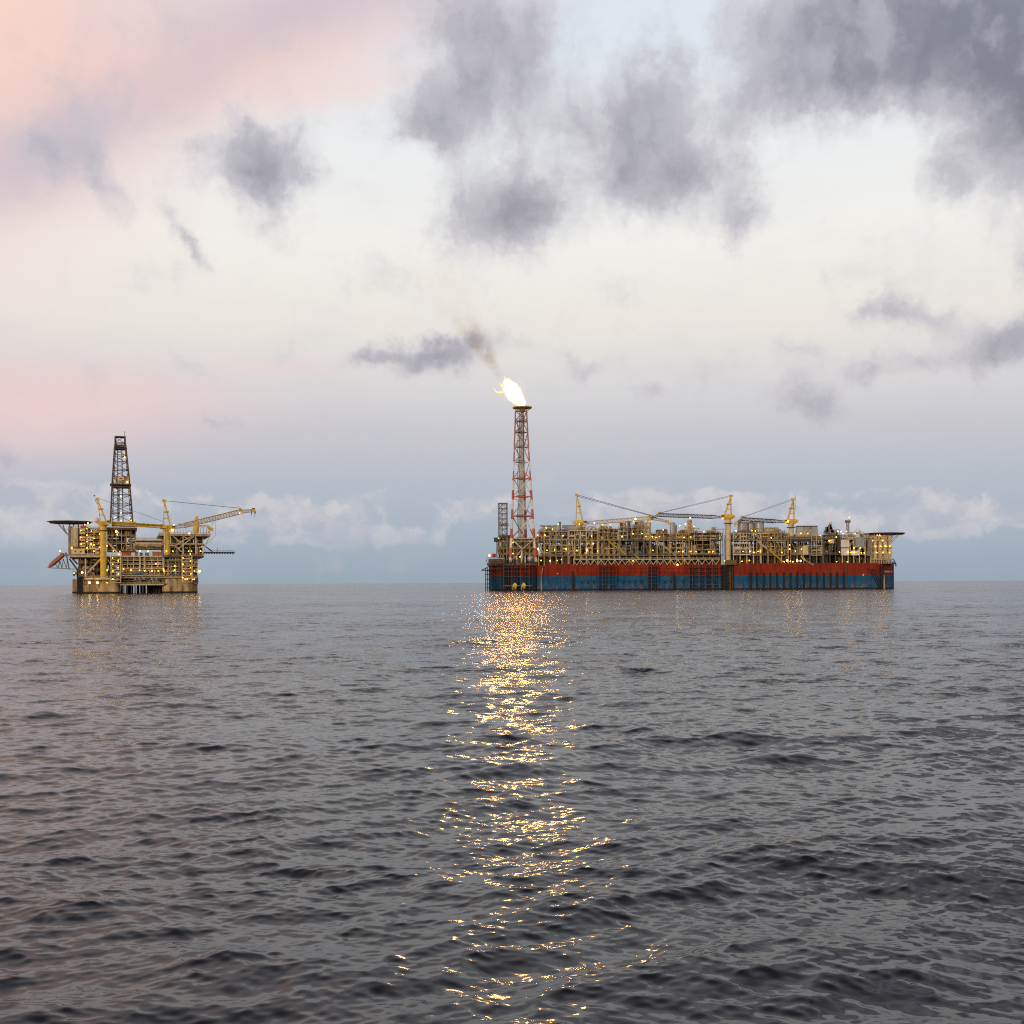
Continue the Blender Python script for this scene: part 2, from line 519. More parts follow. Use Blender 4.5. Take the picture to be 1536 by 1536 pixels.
# ------------------------------------------------------------------ the sea
def build_sea():
    rng = np.random.default_rng(11)
    # radial spacing grows with distance from the middle of the sheet
    rs = [0.3]
    while rs[-1] < 45000:
        r = rs[-1]
        d = max(.032, r * r * .40 / (1100 * CAM_H))
        d = min(d, r * .06 + .02)
        rs.append(r + d)
    rs = np.array(rs)
    fine = np.arange(-33, 33.01, .078)
    left = -np.concatenate([33 + np.cumsum(np.linspace(.1, 4, 60)), []])
    left = left[left > -180]
    right = -left
    th = np.radians(np.concatenate([np.sort(left), fine, np.sort(right)]))
    nth, nr = len(th), len(rs)
    dr = np.gradient(rs)
    dth = np.gradient(th)
    Rg, T = np.meshgrid(rs, th, indexing='ij')
    X = (Rg * np.sin(T)).astype(np.float32)
    Y = (Rg * np.cos(T)).astype(np.float32)
    SP = np.maximum(dr[:, None], Rg * dth[None, :]).astype(np.float32)
    Z = np.zeros_like(X)
    DX = np.zeros_like(X)
    DY = np.zeros_like(X)
    NC = 165
    lam = np.exp(np.linspace(math.log(.17), math.log(26), NC))
    lam *= np.exp(rng.normal(0, .02, NC))
    for i in range(NC):
        L = lam[i]
        k = 2 * math.pi / L
        spread = 44 if L < 2 else 30
        ang = math.radians(-90 + 9 + rng.normal(0, spread))
        # slope per component: even in log wavelength, less in the long swell
        sl = .0250 * (1.0 if L < 1.4 else (.72 if L < 5 else .36))
        if L < .35: sl *= .8
        a = sl * rng.uniform(.6, 1.4) / k
        kx, ky = k * math.cos(ang), k * math.sin(ang)
        ph = rng.uniform(0, 2 * math.pi)
        w = np.clip(L / (SP * 2.6) - .8, 0, 1)
        rows = np.where(w.max(axis=1) > 0)[0]
        if len(rows) == 0: continue
        r1 = rows[-1] + 1
        cols = np.where(w[:r1].max(axis=0) > 0)[0]
        c0, c1 = cols[0], cols[-1] + 1
        P = kx * X[:r1, c0:c1] + ky * Y[:r1, c0:c1] + ph
        ww = w[:r1, c0:c1] * a
        Z[:r1, c0:c1] += ww * np.cos(P)
        sn = ww * np.sin(P)
        DX[:r1, c0:c1] -= sn * math.cos(ang) * 1.0
        DY[:r1, c0:c1] -= sn * math.sin(ang) * 1.0
    co = np.stack([X + DX, Y + DY, Z], axis=-1).reshape(-1, 3).astype(np.float32)
    idx = np.arange(nr * nth).reshape(nr, nth)
    a = idx[:-1, :-1].ravel(); b = idx[:-1, 1:].ravel(); c = idx[1:, 1:].ravel(); d = idx[1:, :-1].ravel()
    faces = np.stack([a, d, c, b], axis=1)
    # close the ring behind
    s0, s1 = idx[:-1, -1], idx[1:, -1]
    e0, e1 = idx[:-1, 0], idx[1:, 0]
    faces = np.concatenate([faces, np.stack([s0, s1, e1, e0], axis=1)])
    nf = len(faces)
    me = bpy.data.meshes.new('sea')
    me.vertices.add(len(co))
    me.vertices.foreach_set('co', co.ravel())
    me.loops.add(nf * 4)
    me.loops.foreach_set('vertex_index', faces.ravel().astype(np.int32))
    me.polygons.add(nf)
    me.polygons.foreach_set('loop_start', np.arange(0, nf * 4, 4, dtype=np.int32))
    me.polygons.foreach_set('use_smooth', np.ones(nf, dtype=bool))
    me.update(calc_edges=True)
    at = me.attributes.new('spacing', 'FLOAT', 'POINT')
    at.data.foreach_set('value', SP.ravel())
    m = bpy.data.materials.new('sea_water')
    m.use_nodes = True
    N = NT(m.node_tree)
    geo = N.n('ShaderNodeNewGeometry')
    pos = geo.outputs['Position']
    sp = N.n('ShaderNodeAttribute')
    sp.attribute_name = 'spacing'
    sp = sp.outputs['Fac']

    def slopes(L, amp, w=None, st=.42, off=0.):
        v = N.v('MULTIPLY', N.v('ADD', pos, (off, off * 2, 0)), (st, 1, 0))
        n = N.noise(v, 1.0 / L, 3, .55).outputs['Color']
        s_ = N.v('MULTIPLY', N.v('SUBTRACT', n, (.5, .5, .5)), (amp * .64, amp, 0))
        if w is not None:
            s_ = N.v('SCALE', s_, w)
        return s_
    tot = slopes(.11, .85, N.sm(sp, .04, .5, .32, .75))
    tot = N.v('ADD', tot, slopes(.32, .80, N.sm(sp, .04, .14, .15, 1), off=3.3))
    tot = N.v('ADD', tot, slopes(1.0, .85, N.sm(sp, .12, .5), off=7.7))
    tot = N.v('ADD', tot, slopes(3.6, .45, N.sm(sp, .6, 2.2), off=17.7))
    tot = N.v('ADD', tot, slopes(14., .20, N.sm(sp, 3, 9), off=31.))
    # patches of calmer and rougher water, tens of metres wide
    gust = N.noise(N.v('MULTIPLY', pos, (.4, 1, 0)), .022, 4, .6).outputs['Fac']
    tot = N.v('SCALE', tot, N.sm(gust, .3, .7, .65, 1.3))
    tot = N.v('SCALE', tot, N.sm(sp, .08, 1.2, .95, 1.6))
    nrm = N.v('NORMALIZE', N.v('ADD', geo.outputs['Normal'], tot))
    bs = N.n('ShaderNodeBsdfPrincipled')
    bs.inputs['Base Color'].default_value = (.004, .005, .008, 1)
    bs.inputs['IOR'].default_value = 1.42
    N.put(bs.inputs['Roughness'], N.sm(sp, .02, 3., .11, .14))
    N.put(bs.inputs['Normal'], nrm)
    out = N.n('ShaderNodeOutputMaterial')
    N.put(out.inputs[0], bs.outputs[0])
    me.materials.append(m)
    o = bpy.data.objects.new('sea', me)
    COL.objects.link(o)
    tag(o, 'dark rippled open sea reaching to the horizon with a golden flare reflection', 'water', kind='structure')
    return o


build_sea()

# ------------------------------------------------------------------ common pieces
lamp_mesh = {}


def lamp_proto(r, key='lamp'):
    if (r, key) not in lamp_mesh:
        mb = MB().sphere((0, 0, 0), r, 8, 5)
        me = bpy.data.meshes.new('lamp')
        me.from_pydata(mb.v, [], mb.f)
        me.materials.append(M[key])
        lamp_mesh[(r, key)] = me
    return lamp_mesh[(r, key)]


def put_lamps(root, pts, limit=100):
    for i, (x, y, z, r, key) in enumerate(pts[:limit]):
        o = bpy.data.objects.new('lamp', lamp_proto(r, key))
        COL.objects.link(o)
        o.parent = root
        o.location = (x, y, z)
    rest = pts[limit:]
    if rest:
        mb = MB()
        for x, y, z, r, key in rest:
            mb.sphere((x, y, z), r, 8, 5)
        tag(mb.build('lamp', M['lamp'], root), 'smaller yellow deck lamps', kind='stuff')


def stair_tower(root, x0, x1, z0, z1, n, yf, name='stair_tower'):
    """open zig-zag stair tower seen from the side"""
    f = MB()
    d = 3.0
    for x in (x0, x1):
        for y in (yf, yf + d):
            f.box(x - .28, x + .28, y - .28, y + .28, z0, z1)
    h = (z1 - z0) / n
    for i in range(n + 1):
        z = z0 + i * h
        f.box(x0 + .28, x1 - .28, yf - .2, yf + .2, z - .2, z + .2)
        f.box(x0 + .28, x1 - .28, yf + d - .2, yf + d + .2, z - .2, z + .2)
    o = f.build(name, M['pale'], root)
    s = MB()
    for i in range(n):
        z = z0 + i * h
        a, b = (x0 + .6, x1 - .6) if i % 2 == 0 else (x1 - .6, x0 + .6)
        for y in (yf + .5, yf + 2.2):
            s.bar((a, y, z + .25), (b, y, z + h - .25), .22, 4)
            s.bar((a, y, z + 1.2), (b, y, z + h + .6), .09, 4)
        for k in range(6):
            t = (k + .5) / 6
            s.box(a + (b - a) * t - .2, a + (b - a) * t + .2, yf + .5, yf + 2.2, z + .3 + (h - .5) * t, z + .38 + (h - .5) * t)
    s.build('stair_flight', M['steel'], o)
    return o


def crane(root, x, zb, y, zhead, ztop, xtop, tip, side, ped_r=2.0, ped_mat='pale', boom_mat='steel', boomw=2.2, knee=None, wires=True, root_dx=5.5, lat_seg=16, head=1.0):
    """pedestal crane; side=+1 boom to the right.  tip=(x,z) of the boom end"""
    c = MB()
    c.lathe((x, y, zb), [(ped_r, 0), (ped_r, (zhead - zb) * .85), (ped_r * 1.15, (zhead - zb) * .93), (ped_r * 1.15, zhead - zb)], 16)
    ped = c.build('crane', M[ped_mat], root, False)
    h = head
    k = MB()
    k.lathe((x, y, zhead), [(ped_r * 1.75, 0), (ped_r * 1.75, .35)], 16)
    k.box(x - 2.9 * h, x + 2.9 * h, y - 2.4, y + 2.4, zhead + .36, zhead + 3.2 * h)
    k.box(x - side * 4.6 * h, x - side * 2.9 * h, y - 2, y + 2, zhead + .9, zhead + 2.7 * h)
    k.rail([(x - 3.4, y - 3, zhead + .2), (x + 3.4, y - 3, zhead + .2)], 1.2, .08)
    k.build('slewing_platform', M['yellow'], ped)
    cb = MB().box(x + side * 3.0 * h, x + side * 5.2 * h, y - 3.6, y - 1.6, zhead + .5, zhead + 3.2)
    cab = cb.build('operator_cab', M['yellow'], ped)
    w = MB().box(x + side * 3.2 * h, x + side * 5.0 * h, y - 3.66, y - 3.603, zhead + 1.6, zhead + 2.9)
    w.build('cab_window', M['dark'], cab)
    a = MB()
    zt = ztop
    for dy in (-1.7, 1.7):
        a.bar((x + side * 2.2 * h, y + dy, zhead + 3.2 * h), (xtop, y + dy * .4, zt), .55, 5, .42)
        a.bar((x - side * 2.2 * h, y + dy, zhead + 3.2 * h), (xtop, y + dy * .4, zt), .30, 5, .24)
        for t in (.3, .55):
            p1 = Vector((x + side * 2.2 * h, y + dy, zhead + 3.2 * h)).lerp(Vector((xtop, y + dy * .4, zt)), t)
            p2 = Vector((x - side * 2.2 * h, y + dy, zhead + 3.2 * h)).lerp(Vector((xtop, y + dy * .4, zt)), t)
            a.bar(p1, p2, .18, 4)
    a.box(xtop - 1.2, xtop + 1.2, y - 1.3, y + 1.3, zt - .3, zt + 1.3)
    mid = Vector((x + side * 2.2 * h, y, zhead + 3.2 * h)).lerp(Vector((xtop, y, zt)), .55)
    a.box(mid.x - 1.3, mid.x + 1.3, y - 2.2, y + 2.2, mid.z, mid.z + .8)
    a.build('a_frame', M['yellow'], ped)
    b = MB()
    p0 = Vector((x + side * root_dx, y, zhead + 1.5))
    pt = Vector((tip[0], y, tip[1]))
    pts = [p0] + ([Vector((knee[0], y, knee[1]))] if knee else []) + [pt]
    # the boom root tapers
    L = (pts[1] - p0).length
    q = p0.lerp(pts[1], min(.3, 7 / L))
    b.lattice(p0 - Vector((side * 2, 0, 0)), q, .9, .2, 3, .14, boomw)
    b.lattice(q, pts[1], boomw, .30, lat_seg, .13)
    if knee:
        b.lattice(pts[1], pt, boomw * .8, .2, 5, .12, boomw * .5)
    bo = b.build('boom', M[boom_mat], ped)
    hd = MB()
    hd.box(pts[-1].x - 1.3, pts[-1].x + 1.3, y - 1.0, y + 1.0, pts[-1].z - 1.3, pts[-1].z + .9)
    hd.box(pts[-1].x - .4 + side * 1.2, pts[-1].x + .5 + side * 1.2, y - .5, y + .5, pts[-1].z - 2.6, pts[-1].z - .2)
    if knee:
        kk = pts[1]
        hd.lathe((kk.x, y - .8, kk.z + 1.6), [(1.2, 0), (1.2, 1.6)], 10, 'y')
    hd.build('sheave_head', M['yellow'], bo)
    if wires:
        ww = MB()
        end = pts[1] if knee else pt
        for dy in (-1, 1):
            for dz in (0, .9):
                ww.bar((xtop, y + dy, zt + .9 - dz), (end.x, y + dy, end.z + 1.6 - dz * .3), .085, 4)
        ww.build('luffing_wire', M['wire'], ped)
    return ped


def ftext(body, size, loc, rotz, mat_, parent, name='lettering', depth=.05):
    cu = bpy.data.curves.new(name, 'FONT')
    cu.body = body
    cu.size = size
    cu.extrude = depth
    cu.align_x = 'CENTER'
    cu.align_y = 'CENTER'
    ob = bpy.data.objects.new(name, cu)
    COL.objects.link(ob)
    dg = bpy.context.evaluated_depsgraph_get()
    dg.update()
    me = bpy.data.meshes.new_from_object(ob.evaluated_get(dg))
    bpy.data.objects.remove(ob)
    me.materials.clear()
    me.materials.append(mat_)
    o = bpy.data.objects.new(name, me)
    COL.objects.link(o)
    o.parent = parent
    o.location = loc
    o.rotation_euler = (R(90), 0, rotz)
    return o


# ------------------------------------------------------------------ floating production ship
SY = 860.0
SS = SY / FPX
ship = empty('production_ship', (0, SY, 0))
tag(ship, 'long red and blue production ship with crowded topsides, cranes and a tall flare tower', 'ship')


def U(px, y=0.0): return (px - 768) * SS * (1 + y / SY)
def V(px, py, y=0.0): return CAM_H - (py + (px - 768) * ROLL - 874) * SS * (1 + y / SY)


HZ = V(1000, 847.3)          # hull deck height
D1 = V(1000, 832.5)          # first process deck
D2 = V(1000, 810.0)          # second
BEAM = 54.0


def hull():
    front = [(U(733), 7), (U(800), 7), (U(805), 5.5), (U(809), 2.5), (U(816), .3), (U(822), 0), (U(1083), 0), (U(1083.5), 4.5),
             (U(1101), 4.5), (U(1101.5), 0), (U(1318), 0), (U(1324, 3), 3), (U(1330, 7), 7), (U(1335.5, 11.5), 11.5), (U(1339.3, 16), 16), (U(1341, 20.5), 20.5)]
    back = [(U(1341, 20.5) + 2, 28), (U(1341, 20.5) + 1, 38), (U(1335), 50), (U(1318), 54), (U(745), 54), (U(733), 48)]
    loop = front + back
    n = len(loop)
    mb = MB()
    zs = [-4, 0, 6, 12, HZ]
    vs = [(x, y, z) for z in zs for x, y in loop]
    fs = []
    for k in range(len(zs) - 1):
        for i in range(n):
            j = (i + 1) % n
            fs.append((k * n + i, k * n + j, (k + 1) * n + j, (k + 1) * n + i))
    fs.append(tuple((len(zs) - 1) * n + i for i in range(n)))
    mb.add(vs, fs)
    # bulwark / rubbing ledges along the side
    mb.box(U(870), U(1082.9), -.55, -.003, V(1000, 858.6), V(1000, 857.6))
    mb.box(U(870), U(1082.9), -.30, -.003, V(1000, 852.6), V(1000, 852.0))
    mb.box(U(866), U(1082.9), -.40, -.003, V(1000, 870.2), V(1000, 869.4))
    mb.box(U(822), U(1082), .1, .5, HZ, HZ + 1.0)
    mb.box(U(1102), U(1318), .1, .5, HZ, HZ + .9)
    h = mb.build('hull', M['hull'], ship)
    # overflow sockets in two rows
    for k in range(24):
        px = 870 + k * 8.9
        if any(a - 3 < px < b + 3 for a, b in ((897, 925), (969, 988), (1031, 1080))) or 1008 < px < 1014: continue
        mb = MB()
        mb.box(U(px) - .9, U(px) + .9, -.5, -.004, V(1000, 862.8), V(1000, 858.7))
        mb.build('drain_hood', M['hull'], h)
        mb = MB().lathe((U(px) + 1.5, -.42, V(1000, 873)), [(.85, 0), (.85, .4)], 10, 'y')
        mb.build('discharge_port', M['black'], h)
    return h


hull_o = hull()

# painted name on the bow
ftext('PETROBRAS', 1.6, (U(1330.3, 7) , 6.75, V(1325, 857.4)), R(36), M['white'], hull_o)
ftext('63', 1.45, (U(1337.6, 13.6), 13.2, V(1325, 857.4)), R(43), M['white'], hull_o)
# draught / mark
MB().box(U(1295) - .45, U(1295) + .45, -.06, -.003, V(1295, 863.6), V(1295, 861)).build('hull_mark', M['white'], hull_o)
MB().box(U(836.5) - .4, U(836.5) + .4, -.06, -.003, V(836, 861), V(836, 859.5)).build('hull_mark', M['white'], hull_o)

# black vertical fenders
for k in range(15):
    px = 1125.2 + k * 10.02
    mb = MB().box(U(px) - .52, U(px) + .52, -1.1, -.003, -1, V(px, 859))
    mb.lathe((U(px), -.55, V(px, 859)), [(.52, 0), (.3, .5)], 8)
    mb.build('fender', M['black'], ship)
for px, top in ((858.8, 857), (860.8, 863), (1010.8, 860), (1012.6, 864)):
    MB().box(U(px) - .55, U(px) + .55, -1.0, -.003, -1, V(px, top)).build('fender', M['black'], ship)

# riser guard frames standing off the side, painted with the hull
def guard(xs, rows, y=-2.6, top=848):
    mb = MB()
    for px in xs:
        mb.bar((U(px), y, -1.5), (U(px), y, V(px, top)), .42, 6)
        for r_ in rows[::2]:
            mb.bar((U(px), y, V(px, r_)), (U(px), .2, V(px, r_)), .2, 5)
    for r_ in rows:
        mb.bar((U(xs[0]), y, V(xs[0], r_)), (U(xs[-1]), y, V(xs[-1], r_)), .26, 5)
    o = mb.build('riser_guard', M['hull'], ship)
    for a, b in zip(xs[:-1], xs[1:]):
        for t in (.3, .62):
            x = U(a + (b - a) * t)
            MB().bar((x, y + 1.5, -2), (x, y + 1.5, HZ), .28, 6).build('riser', M['dark'], o)
    return o


guard([898, 903, 913.4, 924], [850.5, 857.5, 864.5, 870.5, 877.2])
guard([971, 977, 986.4], [850, 855, 860, 865, 870.5, 876])
guard([1033, 1038, 1048, 1058, 1068.6, 1078.8], [851.5, 857.5, 864, 870.5, 876.8])
for k, px in enumerate((979.5, 981.5, 983.6, 1060.5, 1063, 1084.8, 1087, 1089)):
    MB().bar((U(px), -.9, -2), (U(px), -.9, HZ - 1), .52, 6).build('caisson', M['black'], ship)

# recessed stair shaft in the side
mb = MB()
mb.box(U(1084), U(1100.6), 3.2, 4.4, -1, HZ - .3)
for px in (1092, 1096, 1099.8):
    mb.bar((U(px), 1.2, -1), (U(px), 1.2, HZ), .35, 5)
for py in range(852, 886, 4):
    mb.bar((U(1091), 1.1, V(1095, py)), (U(1100), 1.1, V(1095, py + 3)), .25, 4)
mb.build('access_shaft', M['brown'], ship)
tag(MB().box(U(1088), U(1104), -3.5, 2.0, HZ - .1, HZ + 3.6).build('winch_house', M['olive'], ship))

# scraped rust streak plate at the turn of the hull
mb = MB()
mb.bar((U(812), -1.4, -1), (U(812), -1.4, V(812, 862)), .5, 6)
mb.bar((U(812), -1.4, V(812, 862)), (U(814), -1.0, V(812, 853)), .4, 6)
mb.build('drain_pipe', M['concrete'], ship)

# bow mooring fairlead, anchor chains
mb = MB()
mb.add([(U(1297), -.5, HZ), (U(1313), -.5, HZ), (U(1314), -.5, HZ - 4.6), (U(1297), -.5, HZ - 3.4), (U(1297), -.004, HZ), (U(1313), -.004, HZ), (U(1314), -.004, HZ - 4.6), (U(1297), -.004, HZ - 3.4)],
       [(0, 1, 2, 3), (7, 6, 5, 4), (0, 4, 5, 1), (1, 5, 6, 2), (2, 6, 7, 3), (3, 7, 4, 0)])
mb.build('fairlead_box', M['hull'], ship)
for a, b in ((1304, 1319.5), (1307.5, 1321.5), (1311, 1323.5)):
    MB().bar((U(a), -.7, HZ - 4), (U(b), -1.0, -1.5), .30, 5).build('mooring_chain', M['black'], ship)
mb = MB()
mb.bar((U(1322.4), .1, -1), (U(1322.4), .1, HZ - 1), .9, 7)
mb.build('mooring_chute', M['black'], ship)
mb = MB()
mb.bar((U(1328.3), 3.0, -1), (U(1327.4), 2.6, V(1328, 863)), .75, 6)
mb.build('drain_pipe', M['concrete'], ship)
mb = MB()
mb.box(U(1322), U(1344), 2, 40, HZ + .0, HZ + .5)
mb.rail([(U(1322), 2, HZ + .5), (U(1344), 2, HZ + .5), (U(1344), 30, HZ + .5)], 1.2, .1)
mb.build('bow_deck', M['dark'], ship)
mb = MB()
pts = [(U(1341), 8, HZ + 4), (U(1346), 8, HZ + 3.4), (U(1349), 8, HZ + .5), (U(1349.5), 8, HZ - 2)]
mb.path(pts, .45, 6)
mb.path([(x - 1.5, y + 2, z - .5) for x, y, z in pts], .35, 6)
mb.box(U(1341), U(1347), 6, 12, HZ - .2, HZ + 1.2)
mb.build('hose_reel_davit', M['olive'], ship)
mb = MB()
mb.lathe((U(1335), 4, HZ + .5), [(1.7, 0), (1.7, 8.2), (1.4, 8.5)], 14)
mb.build('bow_column', M['white'], ship)
mb = MB()
mb.lathe((U(1341.5), 9, HZ + 6), [(.9, 0), (1.0, 2.0), (.8, 4.2), (.3, 4.6)], 8)
mb.lathe((U(1343), 9, HZ + 12), [(.5, 0), (.5, 1.3)], 8)
mb.bar((U(1343), 9, HZ + 8), (U(1343), 9, HZ + 12), .15, 4)
mb.build('bow_beacon', M['dark'], ship)


# ---- process modules
rnd = random.Random(5)


def module(x0, x1, top, bays, seed, name='process_module', dense=1.0, frame_mat='steel', tops=None, low_open=False):
    """x0,x1 and top are photo columns/rows at the ship; frames, decks, pipework and vessels"""
    rg = random.Random(seed)
    X0, X1 = U(x0) + .4, U(x1) - .4
    ZT = V((x0 + x1) / 2, top)
    levels = [D1, D2] if ZT > D2 + 1 else [D1]
    levels = levels + [ZT]
    fr = MB()
    y0, yd = 1.6, 34
    nb = max(3, int(bays * .66))
    xs = [X0 + (X1 - X0) * i / nb for i in range(nb + 1)]
    for y in (y0, y0 + 9, y0 + 20, y0 + yd):
        for i, x in enumerate(xs):
            fr.box(x - .3, x + .3, y - .3, y + .3, HZ, ZT)
        for li, z in enumerate(levels):
            fr.box(X0 - .3, X1 + .3, y - .36, y + .36, z - .55, z - .05)
        for a, b in zip([D1] + levels[1:-1], levels[1:]):
            mid = (a + b) / 2
            for i in range(nb):
                t = rg.random()
                if t < .45:
                    fr.box(xs[i] + .3, xs[i + 1] - .3, y - .2, y + .2, mid - .2 + rg.uniform(-1, 1), mid + .15 + rg.uniform(0, .2))
                if rg.random() < .38:
                    p, q = (xs[i], y, a), (xs[i + 1], y, b - .5)
                    if rg.random() < .5: p, q = (xs[i + 1], y, a), (xs[i], y, b - .5)
                    fr.bar(p, q, .24, 4)
                if rg.random() < .25:
                    m_ = (xs[i] + xs[i + 1]) / 2
                    fr.bar((xs[i], y, a), (m_, y, b - .5), .2, 4)
                    fr.bar((xs[i + 1], y, a), (m_, y, b - .5), .2, 4)
    root = fr.build(name, M[frame_mat], ship)
    dk = MB()
    for z in levels[:-1]:
        dk.box(X0 - .35, X1 + .35, y0 - .9, y0 + yd + 1, z - .04, z + .16)
    dk.box(X0 + 1, X1 - 1, y0 + 6, y0 + yd - 2, ZT - .04, ZT + .14)
    dk.build('deck_plate', M['olive'], root)
    # bulkhead-like clutter at depth, uneven top, dark colour painted in for interior shade
    bk = MB()
    x = X0
    while x < X1 - 1:
        w = rg.uniform(2, 5)
        z = D1
        for a, b in zip(levels[:-1], levels[1:]):
            if rg.random() < .96:
                bk.box(x, min(x + w, X1), y0 + 11 + rg.uniform(0, 3), y0 + 16, a + .2, a + .2 + (b - a - .8) * rg.uniform(.72, 1))
        x += w
    bk.build('equipment_skid', M['dark' if rg.random() < .5 else 'brown'], root)
    # pipework
    pp = MB()
    pd = MB()
    for a, b in zip(levels[:-1], levels[1:]):
        for k in range(int((4 + rg.random() * 3) * dense)):
            z = rg.uniform(a + .6, b - .7)
            xa = rg.uniform(X0, X1 - 4)
            xb = min(X1, xa + rg.uniform(4, X1 - X0))
            r_ = rg.choice([.14, .2, .3, .42])
            y = y0 + rg.uniform(.6, 6)
            tgt = pp if rg.random() < .65 else pd
            zz = rg.uniform(a + .3, b - .3)
            tgt.path([(xa, y, zz), (xa, y, z), (xb, y, z), (xb, y, rg.uniform(a + .3, b - .3))], r_, 6)
        n = int((X1 - X0) / 3.4 * dense)
        for k in range(n):
            x = rg.uniform(X0, X1)
            r_ = rg.choice([.13, .2, .3, .4])
            y = y0 + rg.uniform(.5, 8)
            (pp if rg.random() < .6 else pd).bar((x, y, a + .2), (x, y, a + .2 + (b - a - .6) * rg.uniform(.4, 1)), r_, 6)
    # partial upper storeys
    for k in range(2 + int((X1 - X0) / 12)):
        x = rg.uniform(X0, X1 - 4)
        w = rg.uniform(2, 7)
        h = rg.uniform(1.5, 4.5)
        for yy in (y0 + 1, y0 + 7):
            for xx in (x, x + w):
                pp.bar((xx, yy, ZT), (xx, yy, ZT + h), .2, 4)
            pp.bar((x - .2, yy, ZT + h), (x + w + .2, yy, ZT + h), .22, 4)
            if rg.random() < .6: pp.bar((x, yy, ZT), (x + w, yy, ZT + h), .15, 4)
        if rg.random() < .6:
            pd.box(x + .3, x + w * .8, y0 + 2, y0 + 6, ZT + .15, ZT + h * rg.uniform(.4, .9))
    # roof clutter
    for k in range(int((X1 - X0) / 1.6 * dense)):
        x = rg.uniform(X0, X1)
        h = abs(rg.gauss(0, 1.3)) + .4
        y = y0 + rg.uniform(0, 14)
        if rg.random() < .5:
            pp.bar((x, y, ZT), (x, y, ZT + h), rg.choice([.12, .2, .32]), 6)
        else:
            w = rg.uniform(.5, 2.4)
            pd.box(x - w / 2, x + w / 2, y - .6, y + .6, ZT + .15, ZT + .15 + min(h, 1.8))
    pp.rail([(X0, y0 - .7, D1 + .16), (X1, y0 - .7, D1 + .16)], 1.1, .075)
    if len(levels) > 2:
        pp.rail([(X0, y0 - .7, D2 + .16), (X1, y0 - .7, D2 + .16)], 1.1, .075)
    pp.rail([(X0, y0, ZT), (X1, y0, ZT)], 1.1, .08)
    pp.build('pipework', M[('pale', 'silver', 'steel')[seed % 3]], root)
    pd.build('pipework', M[('grey', 'brown')[seed % 2]], root)
    # vessels and cabinets, each a piece of its own
    for a, b in zip(levels[:-1], levels[1:]):
        x = X0 + 1.5
        while x < X1 - 3:
            t = rg.random()
            w = rg.uniform(2.6, 6.5)
            if x + w > X1: break
            H = b - a - .9
            y = y0 + 3.2 + rg.uniform(0, 2.5)
            if t < .28:
                r_ = min(H * .34, rg.uniform(.8, 1.7))
                MB().vessel((x + w / 2, y, a + r_ + .7), w - 1.2, r_).build('vessel', M[rg.choice(['silver', 'pale', 'grey'])], root, True)
            elif t < .5:
                r_ = min(w * .4, rg.uniform(.7, 1.3))
                MB().vessel((x + r_ + .2, y, a + H * .45 + .3), H * .66, r_, 'z').build('vessel', M[rg.choice(['silver', 'pale', 'steel'])], root, True)
                w = 2 * r_ + 1
            elif t < .82:
                hh = H * rg.uniform(.3, .75)
                c = MB().box(x, x + w * .8, y, y + 2.5, a + .2, a + .2 + hh)
                for k in range(int(w)):
                    c.box(x + k * .8 + .1, x + k * .8 + .22, y - .08, y - .003, a + .4, a + hh)
                c.build('cabinet', M[rg.choice(['pale', 'steel', 'grey', 'brown', 'olive', 'dark', 'concrete'])], root)
            x += w + rg.uniform(.3, 1.2)
    # between hull deck and first deck
    lo = MB()
    for k in range(int((X1 - X0) / 2.4)):
        x = rg.uniform(X0, X1)
        w = rg.uniform(.4, 2.4)
        lo.box(x, x + w, y0 + rg.uniform(2, 5), y0 + 8, HZ + .02, HZ + (D1 - HZ) * rg.uniform(.3, .95))
        if k % 2: lo.bar((x, y0 + .4, HZ), (x, y0 + .4, D1 - .6), .22, 5)
    lo.box(X0, X1, y0 + 9, y0 + 10, HZ + .01, D1 - .7)
    lo.build('deck_piping', M['dark'] if rg.random() < .5 else M['brown'], root)
    return root


mods = {}
spec = [
    (807, 853, 797, 8, 1), (853, 898, 795, 8, 2), (898, 930, 793, 7, 3), (930, 976, 791, 8, 4), (976, 1035, 800, 10, 5),
    (1035, 1086, 799, 9, 6), (1100, 1142, 799, 7, 7), (1142, 1184, 800, 7, 8), (1186, 1236, 804, 8, 9), (1236, 1264, 802, 5, 10),
    (1264, 1308, 805, 8, 11)]
for x0, x1, top, b, sd_ in spec:
    mods[x0] = module(x0, x1, top, b, sd_, frame_mat=('steel', 'pale', 'steel', 'grey', 'steel', 'brown', 'pale', 'steel', 'grey', 'brown', 'pale')[sd_ - 1])

# zig-zag truss girder above the hull, pale
mb = MB()
zt, zb_ = V(970, 839.6), HZ + .15
xa, xb = U(860), U(1079)
n = 42
mb.box(xa, xb, -1.1, -.7, zt, zt + .55)
mb.box(xa, xb, -.6, 1.0, zt + .2, zt + .5)
for i in range(n):
    a = xa + (xb - xa) * i / n
    b = xa + (xb - xa) * (i + 1) / n
    mb.bar((a, -.9, zt if i % 2 == 0 else zb_), (b, -.9, zb_ if i % 2 == 0 else zt), .27, 4)
    if i % 4 == 0:
        mb.bar((a, -.9, zb_), (a, -.9, zt), .22, 4)
mb.rail([(xa, -.9, zt + .5), (xb, -.9, zt + .5)], 1.1, .09, 3)
mb.build('truss_walkway', M['pale'], ship)

